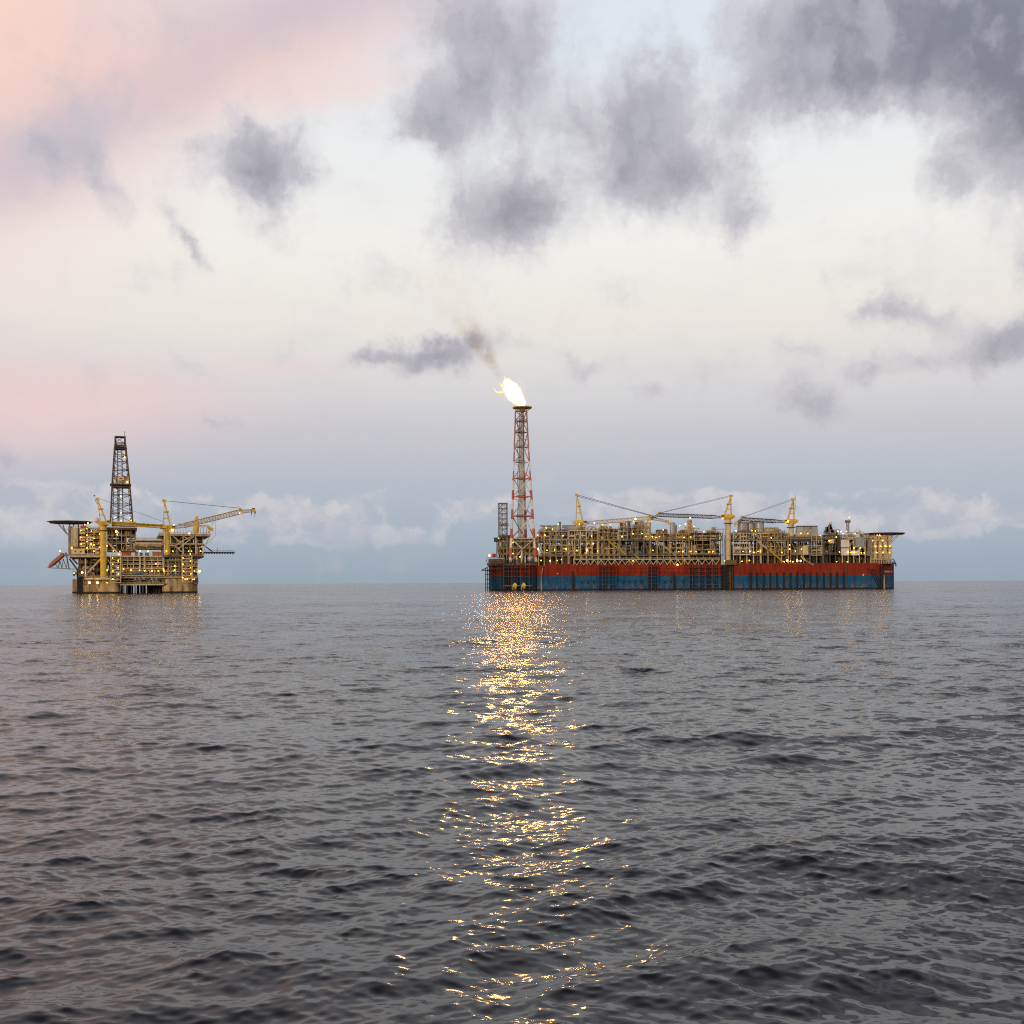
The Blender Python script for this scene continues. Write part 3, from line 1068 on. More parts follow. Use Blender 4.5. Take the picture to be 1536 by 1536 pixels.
# inclined stairways
def stairway(x0, y0, x1, y1, matn='yellow', yy=-.6):
    mb = MB()
    a, b = (U(x0), yy, V(x0, y0)), (U(x1), yy, V(x1, y1))
    for dy in (0, 1.0):
        mb.bar((a[0], a[1] + dy, a[2]), (b[0], b[1] + dy, b[2]), .24, 4)
        mb.bar((a[0], a[1] + dy, a[2] + 1.1), (b[0], b[1] + dy, b[2] + 1.1), .09, 4)
    for k in range(14):
        t = (k + .5) / 14
        x, z = a[0] + (b[0] - a[0]) * t, a[2] + (b[2] - a[2]) * t
        mb.box(x - .2, x + .2, yy, yy + 1, z, z + .06)
    return mb.build('stairway', M[matn], ship)


for s_ in ((877, 809, 890, 820), (912, 811, 926, 822, 'yellow'), (926, 822, 940, 832, 'yellow'), (868, 831, 876, 840), (952, 832, 960, 840),
           (983, 811, 999, 822, 'pale'), (999, 822, 1014, 834, 'pale'), (1135, 811, 1151, 824, 'pale'), (1154, 825, 1174, 843, 'yellow'),
           (1202, 834, 1209, 842, 'pale'), (1209, 842, 1220, 848, 'pale'), (1082, 838, 1088, 845, 'yellow')):
    stairway(*s_)

# pale box frames that stand in front of the modules
def boxframe(x0, y0, x1, y1, nx, ny, m='pale', yy=.2, r=.24):
    mb = MB()
    for i in range(nx + 1):
        x = U(x0 + (x1 - x0) * i / nx)
        mb.bar((x, yy, V(x0, y0)), (x, yy, V(x0, y1)), r, 4)
    for j in range(ny + 1):
        z = V(x0, y0 + (y1 - y0) * j / ny)
        mb.bar((U(x0), yy + .1, z), (U(x1), yy + .1, z), r, 4)
    for x in (U(x0), U(x1)):
        mb.bar((x, yy, V(x0, y0)), (x, yy + 3, V(x0, y0)), r, 4)
    return mb.build('pipe_rack', M[m], ship)


boxframe(824, 809, 868, 827, 5, 2)
boxframe(897, 793, 920, 810, 3, 3, 'steel')
boxframe(928, 784, 942, 810, 2, 4, 'pale')
boxframe(948, 782, 967, 808, 2, 4, 'steel')
boxframe(1042, 797, 1066, 831, 2, 5, 'steel')
boxframe(1100, 815, 1125, 832, 1, 2, 'white', .2, .36)
boxframe(1111, 800, 1124, 811, 3, 2, 'pale')
boxframe(1154, 800, 1180, 811, 2, 1, 'steel')
boxframe(1160, 824, 1177, 833, 2, 1, 'steel')
boxframe(1218, 804, 1233, 833, 2, 4, 'pale')

# --- individual roof equipment
def roofpart(name, mb, m, smooth=False):
    return mb.build(name, M[m], ship, smooth)


# long rounded cooler roofs of the first modules
for (a, b) in ((809, 840), (844, 866)):
    mb = MB()
    x0_, x1_ = U(a), U(b)
    z = V(a, 797)
    prof = [(0, 0), (.4, 2.2), (2.4, 4.2), (5, 4.9)]
    vs, fs = [], []
    prs = [(x0_, z), (x0_ + .6, z + 1.8), (x0_ + 3.5, z + 3.9), (x1_ - 3, z + 4.6), (x1_, z + 3.4), (x1_ + .3, z)]
    for y in (4, 16):
        vs += [(x, y, zz) for x, zz in prs]
    k = len(prs)
    fs = [tuple(range(k - 1, -1, -1)), tuple(range(k, 2 * k))] + [(i, (i + 1) % k, k + (i + 1) % k, k + i) for i in range(k)]
    mb.add(vs, fs)
    roofpart('air_cooler', mb, 'silver')
    mb = MB()
    for i in range(3):
        mb.lathe((x0_ + (x1_ - x0_) * (i + .6) / 3.3, 9, z + 4.2), [(2.0, 0), (2.0, .9), (1.6, 1.0)], 12)
    roofpart('fan_ring', mb, 'grey')
# turret-like vents
for px, py0, py1, r_, m_ in ((840, 782, 798, 1.0, 'grey'), (892, 783, 795, .9, 'white'), (932.5, 783, 795, 1.3, 'brown'), (937, 782, 796, 1.1, 'steel'),
                             (943.5, 781, 796, 1.5, 'brown'), (961, 781, 795, 2.0, 'steel'), (973, 783, 797, 2.1, 'pale'), (1009.3, 783, 803, 2.0, 'silver'), (1014, 787, 801, .9, 'grey'),
                             (1034.8, 779, 800, 1.7, 'steel'), (1040, 788, 800, .7, 'steel'), (1030, 789, 800, 1.4, 'pale'), (1068.3, 806, 830, 2.2, 'silver'), (1198, 789.5, 800, 0, 'grey')):
    if r_ == 0: continue
    h = V(px, py0) - V(px, py1)
    mb = MB().lathe((U(px, 6), 6, V(px, py1)), [(r_, 0), (r_, h * .86), (r_ * 1.15, h * .88), (r_ * 1.15, h * .95), (r_ * .6, h)], 14)
    roofpart('exhaust_stack', mb, m_, False)
# clad block beside the tall stack
roofpart('equipment_house', MB().box(U(968), U(977), 5, 12, V(970, 810), V(970, 783)), 'pale')
roofpart('equipment_house', MB().box(U(955), U(966), 7, 12, V(970, 800), V(970, 782)), 'olive')
roofpart('equipment_house', MB().box(U(987), U(1003), 5, 12, V(990, 800), V(990, 794)), 'brown')
roofpart('equipment_house', MB().box(U(995), U(1002), 4, 4.9, V(990, 797), V(990, 793.5)), 'red')
# silver storage tanks
for px, r_ in ((1114, 4.0), (1127.5, 4.1), (1139, 3.6)):
    h = V(px, 781.5) - V(px, 798)
    mb = MB().lathe((U(px, 9), 8 if r_ != 4.1 else 12, V(px, 798)), [(r_, 0), (r_, h * .86), (r_ * .8, h * .97), (r_ * .2, h)], 20)
    t = roofpart('storage_tank', mb, 'silver', False)
    MB().lathe((U(px, 9), 8 if r_ != 4.1 else 12, V(px, 798) + h * .82), [(r_ + .12, 0), (r_ + .12, .3)], 20).build('tank_ring', M['grey'], t)
mb = MB()
for i in range(5):
    mb.lathe((U(1146 + i * 5.6), 7, V(1150, 799)), [(1.2, 0), (1.2, 3.2), (1.6, 3.4), (1.6, 4.4)], 10)
roofpart('vent_row', mb, 'steel')
# flared exhaust hoods
for px in (1200.5, 1210.8, 1221.5):
    x = U(px, 5)
    zb2, zt2 = V(px, 804), V(px, 789.5)
    w0, w1 = 3.0, 2.3
    mb = MB()
    vs = [(x - w0, 3, zb2), (x + w0, 3, zb2), (x + w0, 9, zb2), (x - w0, 9, zb2), (x - w1, 3.6, zt2), (x + w1, 3.6, zt2), (x + w1, 8.4, zt2), (x - w1, 8.4, zt2)]
    mb.add(vs, [(0, 3, 2, 1), (4, 5, 6, 7), (0, 1, 5, 4), (1, 2, 6, 5), (2, 3, 7, 6), (3, 0, 4, 7)])
    o = roofpart('exhaust_hood', mb, 'silver')
    MB().box(x - w1 - .2, x + w1 + .2, 3.3, 8.8, zt2 + .003, zt2 + .7).build('hood_rim', M['dark'], o)
# dark hall under the hoods
roofpart('turbine_hall', MB().box(U(1190), U(1216), .9, 10, V(1200, 812), V(1200, 806)), 'dark')
# ragged machinery pile with small dome
mb = MB()
for i in range(16):
    x = U(1238 + rnd.random() * 13, 6)
    z = V(1244, 800)
    h = (1 - abs(x - U(1244.5, 6)) / 4.4) * 8 + 1
    mb.box(x - rnd.uniform(.3, .9), x + rnd.uniform(.3, .9), 5, 8, z, z + max(1, h * rnd.uniform(.6, 1)))
roofpart('winch_tower', mb, 'grey')
roofpart('dome_vent', MB().sphere((U(1246.3, 6), 6, V(1246, 784.5)), 1.3), 'white', True)
# radio mast with drum
mb = MB()
x = U(1272, 6)
mb.lattice((x, 6, V(1272, 799)), (x, 6, V(1272, 783)), 1.7, .15, 6, .1)
mb.lathe((x, 6, V(1272, 783.5)), [(2.0, 0), (2.4, .8), (2.0, 2.2)], 12)
mb.bar((x + 1, 6, V(1272, 780)), (x + 1, 6, V(1272, 775.5)), .18, 4)
roofpart('radio_mast', mb, 'grey')
roofpart('satellite_dome', MB().sphere((U(1286.8, 5), 5, V(1286, 796.6)), 2.25, 16, 10), 'white', True)
roofpart('satellite_dome', MB().sphere((U(1293.2, 5), 5, V(1293, 799)), 1.6, 16, 10), 'white', True)
# white clad rooms in the accommodation
for a, b, c, d, m_ in ((1262, 1274.5, 810, 821, 'white'), (1262.5, 1274, 822.5, 833, 'white'), (1284, 1297, 807, 821, 'silver'), (1278, 1290, 826, 833, 'white'), (1205, 1213, 819, 832, 'pale'), (1245, 1252, 809, 815, 'pale'), (1302.5, 1307.5, 808, 834, 'grey'), (1256.5, 1260.5, 803, 830, 'dark')):
    mb = MB().box(U(a), U(b), .5, 5.5, V(a, d), V(a, c))
    for k in range(int((b - a) / 2.2)):
        mb.box(U(a + k * 2.2 + .8), U(a + k * 2.2 + 1.0), .42, .497, V(a, d - .6), V(a, c + .6))
    roofpart('deck_house', mb, m_)
# accommodation block
ax0, ax1 = U(1308.5), U(1337.5)
az = V(1320, 803)
ab = MB().box(ax0, ax1, 3, 36, HZ + .51, az)
acc = ab.build('accommodation_block', M['steel'], ship)
for i, py in enumerate((811, 820.5, 830, 839)):
    z = V(1320, py)
    mb = MB().box(ax0 - .8, ax1 + 1.0, .6, 2.997, z - .3, z)
    mb.rail([(ax0 - .8, .7, z), (ax1 + 1, .7, z)], 1.1, .08, 2)
    mb.build('balcony', M['pale'], acc)
    for k in range(5):
        wx = ax0 + 1.4 + k * 2.9
        MB().box(wx, wx + 1.1, 2.9, 2.997, z + 1.2, z + 2.6).build('window', M['dark'], acc)
mb = MB()
for k in range(9):
    x = ax0 + k * (ax1 - ax0) / 8
    mb.bar((x, .8, HZ), (x, .8, az), .2, 4)
    if k % 2:
        mb.box(x, x + 1.6, 1.2, 2.6, HZ + 4, az - rnd.uniform(0, 6))
mb.build('support_frame', M['pale'], acc)
# helideck
hx0, hx1 = U(1296, 16), U(1356, 16)
hz = V(1330, 801)
mb = MB()
mb.lathe(((hx0 + hx1) / 2, 16, hz), [(15.4, 0), (15.6, .9), (15.6, 1.2)], 8)
hd_ = mb.build('helideck', M['brown'], ship)
mb = MB()
for k in range(5):
    x = U(1306 + k * 8)
    mb.bar((x, 4, az), (x, 4, hz), .25, 4)
for a, b in ((1337, 1350), (1337, 1344), (1340, 1353)):
    mb.bar((U(a), 5, V(a, 815)), (U(b), 5, hz), .25, 4)
    mb.bar((U(a), 20, V(a, 815)), (U(b), 20, hz), .25, 4)
mb.bar((U(1337), 5, V(1340, 808)), (U(1349), 5, V(1340, 804)), .2, 4)
mb.build('helideck_support', M['pale'], hd_)
mb = MB()
mb.lathe(((hx0 + hx1) / 2, 16, hz + .3), [(15.7, 0), (17.2, .9), (17.2, 1.0)], 8)
mb.build('safety_net', M['dark'], hd_)

# --- ship cranes
Y1 = 9
crane(ship, U(869.3, 9), D2 - 2, Y1, V(869, 786.5), V(866, 742), U(865.8, 9), (U(1001, 9), V(1001, 781)), 1, 1.9, 'pale', 'pale', 2.5, (U(975, 9), V(975, 776)), False, lat_seg=22, head=1.15)
w = MB()
for dy in (-.8, .8):
    for dz in (0, 1.1):
        w.bar((U(867, 9), Y1 + dy, V(867, 741) - dz), (U(981, 9), Y1 + dy, V(981, 773) - dz * .4), .10, 4)
w.build('luffing_wire', M['wire'], ship)
crane(ship, U(1092.4, 5), HZ, 5, V(1092, 778), V(1097, 744), U(1097, 5), (U(974, 5), V(974, 778)), -1, 2.2, 'pale', 'brown', 2.4, (U(989, 5), V(989, 772)), True, lat_seg=22, head=1.15)
crane(ship, U(1187, 6), D2 - 2, 6, V(1187, 785), V(1191, 749), U(1190.5, 6), (U(1105, 6), V(1105, 784)), -1, 2.0, 'pale', 'brown', 2.4, (U(1114, 6), V(1114, 778)), True, lat_seg=16, head=1.15)
mb = MB().bar((U(1193, 6), 6, V(1193, 764)), (U(1193.6, 6), 6, V(1193, 742)), .16, 4)
mb.build('whip_antenna', M['dark'], ship)
for px, z0, z1 in ((1092.4, 785, 784), (869, 793, 792), (1187, 791, 789)):
    mb = MB().lathe((U(px, 6), 5 if px > 1090 and px < 1100 else (9 if px < 900 else 6), V(px, z0)), [(3.6, 0), (3.6, .5)], 14)
    mb.build('crane_gallery', M['dark'], ship)

# ---- flare tower: three legs, tapering
base = [(U(765.4), 6.0), (U(804.5), 6.0), (U(790.5), 22.0)]
topx = [(U(774.6), 11.0), (U(791.0), 11.0), (U(785.5), 17.5)]
zbase, ztop = V(785, 843), V(785, 613, 13)


def leg_at(i, z):
    t = (z - zbase) / (ztop - zbase)
    tt = t ** .86
    return Vector((base[i][0] + (topx[i][0] - base[i][0]) * tt, base[i][1] + (topx[i][1] - base[i][1]) * tt, z))


rows = [843, 807, 773, 743.5, 716, 691, 668, 645.5, 628.4, 613]
zrow = [V(785, r_) for r_ in rows]
tw = MB()
for i in range(3):
    for a, b in zip(zrow[:-1], zrow[1:]):
        j = (i + 1) % 3
        p, q = leg_at(i, b), leg_at(j, b)
        tw.bar(p, q, .50 if b < 60 else .34, 5)
        # K / X bracing
        k = zrow.index(a)
        r_ = .50 if b < 60 else .32
        if k % 2 == 0:
            tw.bar(leg_at(i, b), leg_at(j, a), r_, 5)
            if k > 0 and i == 0: tw.bar(leg_at(j, (a + b) / 2), (leg_at(i, (a + b) / 2) + leg_at(j, (a + b) / 2)) / 2, .15, 4)
        else:
            tw.bar(leg_at(j, b), leg_at(i, a), r_, 5)
tower = tw.build('flare_tower', M['banded'], ship)
for i in range(3):
    lg = MB()
    for a, b in zip(zrow[:-1], zrow[1:]):
        ra = 1.15 if a < 45 else (1.0 if a < 85 else .62)
        lg.bar(leg_at(i, a), leg_at(i, b), ra, 8, ra * .94)
    lg.build('leg', M['banded'], tower)
fp = MB()
cxb, cxt = U(781.5), U(783)
for dx_, dy_, r_ in ((-1.5, 10, .4), (.1, 11, .55), (1.7, 11.5, .4), (2.8, 12.5, .25)):
    fp.bar((cxb + dx_, dy_, zbase - 3), (cxt + dx_ * .8, dy_ + 2, ztop + 1), r_, 7)
for k in range(70):
    z = zbase + (ztop - zbase) * (k + .5) / 70
    fp.box(cxb - 2.9, cxb + 3.1, 11.6, 12.0, z - .07, z + .07)
fp.build('flare_pipe', M['steel'], tower)
ld = MB()
for z in zrow[1:-1]:
    ld.box(cxb - 3.2, cxb + 3.6, 8.6, 11, z - .05, z + .12)
    ld.rail([(cxb - 3.2, 8.6, z + .1), (cxb + 3.6, 8.6, z + .1)], 1.1, .1)
for k in range(len(zrow) - 2):
    ld.bar((cxb - 2.6 + (k % 2) * 1.4, 9, zrow[k]), (cxb - 2.6 + ((k + 1) % 2) * 1.4, 9, zrow[k + 1]), .28, 4)
ld.build('rest_platform', M['dark'], tower)
tp = MB()
cc = ((topx[0][0] + topx[1][0]) / 2 + 1.0, 13.5)
tp.lathe((cc[0], cc[1], ztop), [(5.2, 0), (7.8, .5), (7.9, 1.3), (7.3, 1.35), (7.2, .7)], 20)
tp.lathe((cc[0], cc[1], ztop - 2.2), [(1.5, 0), (3.2, 2.2)], 12)
for k in range(10):
    t = k / 10 * 2 * math.pi
    tp.bar((cc[0] + 3.2 * math.cos(t), cc[1] + 3.2 * math.sin(t), ztop - 2), (cc[0] + 7.2 * math.cos(t), cc[1] + 7.2 * math.sin(t), ztop + .3), .16, 4)
tp.build('tip_platform', M['boom'], tower)
bt = MB()
for dx_, h in ((-.8, 2.6), (.9, 3.0), (1.8, 2.0), (2.6, 3.3)):
    bt.lathe((cc[0] + dx_, cc[1], ztop + .8), [(.45, 0), (.45, h), (.65, h)], 9)
bt.build('burner_tip', M['brown'], tower)
rl = MB().bar((cc[0] + 5.2, cc[1] - 4, ztop), (leg_at(1, ztop - 8).x, leg_at(1, ztop - 8).y, ztop - 5), .14, 4)
rl.build('stay_rod', M['steel'], tower)

# ---- stern end: lattice tower, riser balcony, winches
mb = MB()
lx0, lx1 = U(749.5), U(761.5)
zt_, zb2 = V(755, 754.5), V(755, 808)
zs = [zb2 + (zt_ - zb2) * k / 7 for k in range(8)]
for (x, y) in ((lx0, 5), (lx1, 5), (lx0 - .8, 12), (lx1 - .8, 12)):
    mb.bar((x, y, zb2 - 12), (x, y, zt_), .32, 5)
for a, b in zip(zs[:-1], zs[1:]):
    for y, o_ in ((5, 0), (12, -.8)):
        mb.bar((lx0 + o_, y, b), (lx1 + o_, y, b), .24, 4)
        mb.bar((lx0 + o_, y, a), ((lx0 + lx1) / 2 + o_, y, b), .16, 4)
        mb.bar((lx1 + o_, y, a), ((lx0 + lx1) / 2 + o_, y, b), .16, 4)
    mb.bar((lx0, 5, b), (lx0 - .8, 12, b), .2, 4)
    mb.bar((lx1, 5, b), (lx1 - .8, 12, b), .2, 4)
    mb.bar(((lx0 + lx1) / 2 - 1, 8, a), ((lx0 + lx1) / 2 - 1, 8, b), .35, 5)
mb.box(lx0 - 1, lx1 + .3, 4.6, 12.4, zt_ - .1, zt_ + .5)
mb.box(lx0 - .5, lx1 + .9, 4.2, 12, V(755, 787.6), V(755, 786))
mb.rail([(lx0 - .5, 4.2, V(755, 786)), (lx1 + .9, 4.2, V(755, 786))], 1.2, .1)
mb.build('vent_tower', M['grey'], ship)

mb = MB()
for a, b, c, d in ((741, 755, 805.5, 812), (748, 770, 802, 806), (752, 768, 806, 820), (748, 764, 820, 836), (763, 806, 808, 834)):
    mb.box(U(a), U(b), 9, 14, V(a, d), V(a, c))
for k in range(60):
    px = rnd.uniform(746, 808)
    py = rnd.uniform(806, 834)
    w_, h_ = rnd.uniform(.5, 3), rnd.uniform(.4, 2.5)
    mb.box(U(px), U(px) + w_, rnd.uniform(6.8, 8), 9, V(px, py), V(px, py) + h_)
mb.box(U(757), U(808), 14.5, 20, HZ + .1, V(780, 833))
ss = mb.build('stern_module', M['dark'], ship)
mb = MB()
for px in (747, 751, 755, 760, 764, 770, 776, 782, 788, 795, 800, 806):
    mb.bar((U(px), 6.4, HZ), (U(px), 6.4, V(px, 806 if px > 750 else 812)), .22 if px % 3 else .35, 5)
for py in (812, 822, 831):
    mb.bar((U(747), 6.2, V(770, py)), (U(808), 6.2, V(770, py)), .28, 5)
    mb.rail([(U(747), 6.2, V(770, py)), (U(808), 6.2, V(770, py))], 1.1, .09)
for k in range(30):
    px = rnd.uniform(748, 806)
    py = rnd.choice([812, 822, 831])
    mb.bar((U(px), 6, V(px, py)), (U(px + rnd.uniform(-7, 7)), 6, V(px, py + 9)), .16, 4)
mb.build('support_frame', M['steel'], ss)
mb = MB().box(U(741), U(748), 5, 9, V(741, 812), V(741, 806))
mb.bar((U(745), 6, V(741, 812)), (U(745), 6, V(741, 836)), .3, 4)
mb.bar((U(747), 6, V(741, 812)), (U(745), 6, V(741, 836)), .2, 4)
mb.build('lookout_box', M['dark'], ss)
# stern deck house row
mb = MB()
mb.box(U(731), U(806), 2.5, 20, HZ + .05, V(770, 845))
mb.box(U(733), U(757), 3, 12, V(745, 845), V(745, 838))
for k in range(40):
    px = rnd.uniform(731, 806)
    mb.bar((U(px), 2.2, HZ), (U(px + rnd.uniform(-2, 2)), 2.2, HZ + rnd.uniform(2, 5.5)), rnd.choice([.14, .22, .4]), 5)
mb.rail([(U(731), 2.2, V(745, 838)), (U(757), 2.2, V(745, 838))], 1.2, .1)
mb.build('mooring_deck', M['brown'], ship)
roofpart('winch_drum', MB().vessel((U(740.5), 4, V(740, 833)), 2.2, 1.5), 'red', True)
roofpart('column_pipe', MB().bar((U(783), 3.4, HZ - .5), (U(783), 3.4, V(783, 826)), .6, 8), 'white')
roofpart('column_pipe', MB().bar((U(775.3), 3.4, HZ - .5), (U(775.3), 3.4, V(775, 834)), .45, 8), 'white')
roofpart('column_pipe', MB().bar((U(788), 3.4, HZ - .5), (U(788), 3.4, V(788, 834)), .45, 8), 'white')
for a, b in ((783, 804), (783, 771)):
    roofpart('tower_strut', MB().bar((U(783), 3.4, V(783, 824)), (U(b), 5.6, V(b, 806 if b > 790 else 838)), .35, 6), 'pale')
roofpart('storage_drum', MB().vessel((U(796), 5, V(796, 838)), 2.5, 2.6, 'z'), 'silver', True)

# riser balcony: bundle of risers with cross frames in front of the recessed stern side
fr = MB()
for px in (728.5, 731.5, 734.5):
    fr.bar((U(px), 0, -2), (U(px), 0, V(px, 852)), .38, 6)
for py in (856, 862, 869, 876, 882):
    fr.bar((U(728.5), 0, V(730, py)), (U(735), 0, V(730, py)), .3, 5)
fr.bar((U(722.5), 0, V(725, 855.5)), (U(737), 0, V(725, 848)), .35, 5)
fr.bar((U(722.5), 0, V(725, 855.8)), (U(740), 0, V(725, 855.2)), .3, 5)
bal = fr.build('riser_balcony', M['black'], ship)
g = random.Random(9)
for k in range(14):
    px = 737 + k * 3.2 + g.uniform(-.5, .5)
    mb = MB()
    r_ = g.choice([.25, .35, .45, .55])
    y_ = g.uniform(.5, 3.5)
    zt2 = V(px, g.uniform(843, 851))
    mb.bar((U(px), y_, -2), (U(px), y_ + g.uniform(0, 1.5), zt2), r_, 7)
    mb.build('riser', M['black'] if k % 4 else M['dark'], bal)
mb = MB()
for py in (846, 853, 864):
    mb.bar((U(736), -.3, V(760, py)), (U(757), -.3, V(760, py)), .32, 5)
mb.build('cross_beam', M['dark'], bal)
# framed red-and-blue bays
guard([755.5, 768, 781, 794], [851, 857.5, 865, 878.5], .4, 847)
for px in (760, 764, 774, 777, 786, 790, 797, 800, 802.5):
    MB().bar((U(px), 3.2, -2), (U(px), 3.2, HZ - 1), rnd.choice([.3, .5, .7]), 6).build('caisson', M['black'], ship)
roofpart('lower_walkway', MB().box(U(754), U(798), -1.6, 1.2, V(776, 879.2), V(776, 878.4)), 'grey')
for px in (772.4, 785.6):
    x, z = U(px), V(px, 878.3)
    mb = MB()
    mb.add([(x - 2.1, -1.2, z), (x + 2.1, -1.2, z), (x + 2.1, .8, z), (x - 2.1, .8, z), (x - .3, -.6, z + 2.2), (x + .4, -.6, z + 2.2), (x + .4, .2, z + 2.2), (x - .3, .2, z + 2.2)],
           [(0, 3, 2, 1), (4, 5, 6, 7), (0, 1, 5, 4), (1, 2, 6, 5), (2, 3, 7, 6), (3, 0, 4, 7)])
    mb.box(x - 1.9, x + 1.3, -1.3, .6, z - 1.4, z - .1)
    mb.bar((x - 1.5, -.8, z - 1.4), (x - 1.7, -.8, z - 3.2), .25, 5)
    mb.bar((x + 1.2, -.8, z - 1.4), (x - .4, -.8, z - 3), .35, 5)
    mb.build('chain_stopper', M['yellow'], ship)

# --- lamps of the ship (read off the photograph as columns and rows at the ship)
def C4(x, y): return 710 + x * .1172, 720 + y * .1172
def C6(x, y): return 850 + x * .1172, 730 + y * .1172
def C7(x, y): return 1020 + x * .1172, 730 + y * .1172
def C8(x, y): return 1190 + x * .1172, 730 + y * .1172


L4 = [(205, 965), (510, 795), (508, 940), (825, 705), (920, 705), (1150, 715), (938, 612), (1015, 630), (1090, 565), (830, 885), (945, 900), (1040, 895), (1190, 885), (1325, 900), (1455, 900),
      (985, 1035), (1075, 1030), (1130, 1018), (870, 1030), (325, 745), (1360, 565), (600, 980)]
L6 = [(358, 465), (462, 485), (562, 485), (885, 412), (860, 445), (320, 630), (345, 727), (258, 815), (395, 822), (850, 600), (965, 600), (1020, 635), (1100, 640), (1145, 650), (1190, 640), (1505, 650),
      (1105, 815), (1435, 830), (1485, 830), (850, 950), (1413, 1000), (1240, 550), (1450, 500), (1525, 480), (710, 640)]
L7 = [(135, 400), (70, 480), (180, 510), (310, 575), (140, 645), (38, 828), (137, 830), (208, 832), (370, 835), (420, 830), (720, 565), (922, 562), (968, 565), (1170, 655), (808, 828), (895, 828),
      (948, 840), (1000, 827), (1030, 827), (1305, 840), (1405, 745), (1405, 800), (1478, 822), (705, 948), (888, 945), (570, 950), (795, 955), (1335, 960), (1370, 945), (1412, 955), (1445, 960), (1500, 945), (555, 408), (1385, 445)]
L8 = [(98, 598), (185, 598), (350, 625), (460, 692), (550, 645), (572, 570), (612, 575), (640, 598), (680, 572), (720, 395), (793, 598), (1080, 622), (1110, 622), (1055, 765), (1125, 765), (1185, 762), (1240, 762),
      (1070, 842), (1155, 842), (1235, 842), (590, 835), (708, 838), (740, 842), (780, 840), (775, 785), (860, 785), (870, 848), (910, 848), (105, 800), (50, 950), (95, 950), (555, 960), (690, 962), (1150, 690), (1020, 690)]
BIG = {(205, 965), (1413, 1000), (830, 885), (1370, 945), (1500, 945), (50, 950), (95, 950), (1385, 445), (1455, 900), (885, 412)}
pts = []
for lst, fn in ((L4, C4), (L6, C6), (L7, C7), (L8, C8)):
    for i, (x, y) in enumerate(lst):
        px, py = fn(x, y)
        big = (x, y) in BIG
        yy = -.2
        if px < 760: yy = 2.0
        if 765 < px < 806: yy = 5
        if (x, y) == (1413, 1000): yy = -3
        if px > 1308: yy = .4
        pts.append((U(px), yy, V(px, py), .60 if big else (.27 if i % 3 else .36), 'lampw' if (big or i % 5 == 0) else 'lamp'))
pts.sort(key=lambda p: -p[3])
put_lamps(ship, pts, 100)

# ------------------------------------------------------------------ gas flame and smoke
fl = empty('gas_flame', (cc[0], SY + cc[1], ztop + 3))
tag(fl, 'bright white and yellow gas flame blown leftwards from the flare tower tip', 'flame')


def tube(path, radii, n=16, lump=.0, seed=0):
    rg = random.Random(seed)
    vs, fs = [], []
    for k, (p, r_) in enumerate(zip(path, radii)):
        p = Vector(p)
        a = Vector(path[min(k + 1, len(path) - 1)]) - Vector(path[max(k - 1, 0)])
        a.normalize()
        u_ = a.cross(Vector((0, 1, 0))).normalized()
        w_ = a.cross(u_).normalized()
        for i in range(n):
            t = 2 * math.pi * i / n
            rr = r_ * (1 + lump * (math.sin(3 * t + k * 1.3 + seed) * .5 + rg.uniform(-.5, .5)))
            vs.append(tuple(p + u_ * math.cos(t) * rr + w_ * math.sin(t) * rr))
    for k in range(len(path) - 1):
        for i in range(n):
            j = (i + 1) % n
            fs.append((k * n + i, k * n + j, (k + 1) * n + j, (k + 1) * n + i))
    fs.append(tuple(range(n - 1, -1, -1)))
    fs.append(tuple(range((len(path) - 1) * n, len(path) * n)))
    mb = MB()
    mb.add(vs, fs)
    return mb


def F(px, py): return (U(px) - cc[0], 0, V(px, py) - ztop - 3)


fpath = [F(788, 608.5), F(786, 604), F(782, 598), F(777, 592), F(772, 586), F(768, 580), F(764.5, 574.5), F(762, 570), F(761, 565.5)]
frad = [.5, 1.5, 2.6, 3.8, 4.4, 4.3, 3.8, 2.2, .4]
core = tube(fpath, frad, 22, .34, 2).build('flame_core', emit('flame_light', (1.0, .45, .11), 170), fl, True)
ss_ = core.modifiers.new('smooth', 'SUBSURF')
ss_.levels = 2
ss_.render_levels = 2


def vol_flame(strength, col, scale, lo, hi):
    m = bpy.data.materials.new('flame_glow')
    m.use_nodes = True
    N = NT(m.node_tree)
    pv = N.n('ShaderNodeVolumePrincipled')
    pos = N.n('ShaderNodeNewGeometry').outputs['Position']
    nz = N.noise(pos, scale, 4, .6).outputs['Fac']
    N.put(pv.inputs['Density'], 0.0)
    N.put(pv.inputs['Emission Strength'], N.sm(nz, lo, hi, 0.0, strength))
    pv.inputs['Emission Color'].default_value = (*col, 1)
    out = N.n('ShaderNodeOutputMaterial')
    N.put(out.inputs['Volume'], pv.outputs[0])
    return m


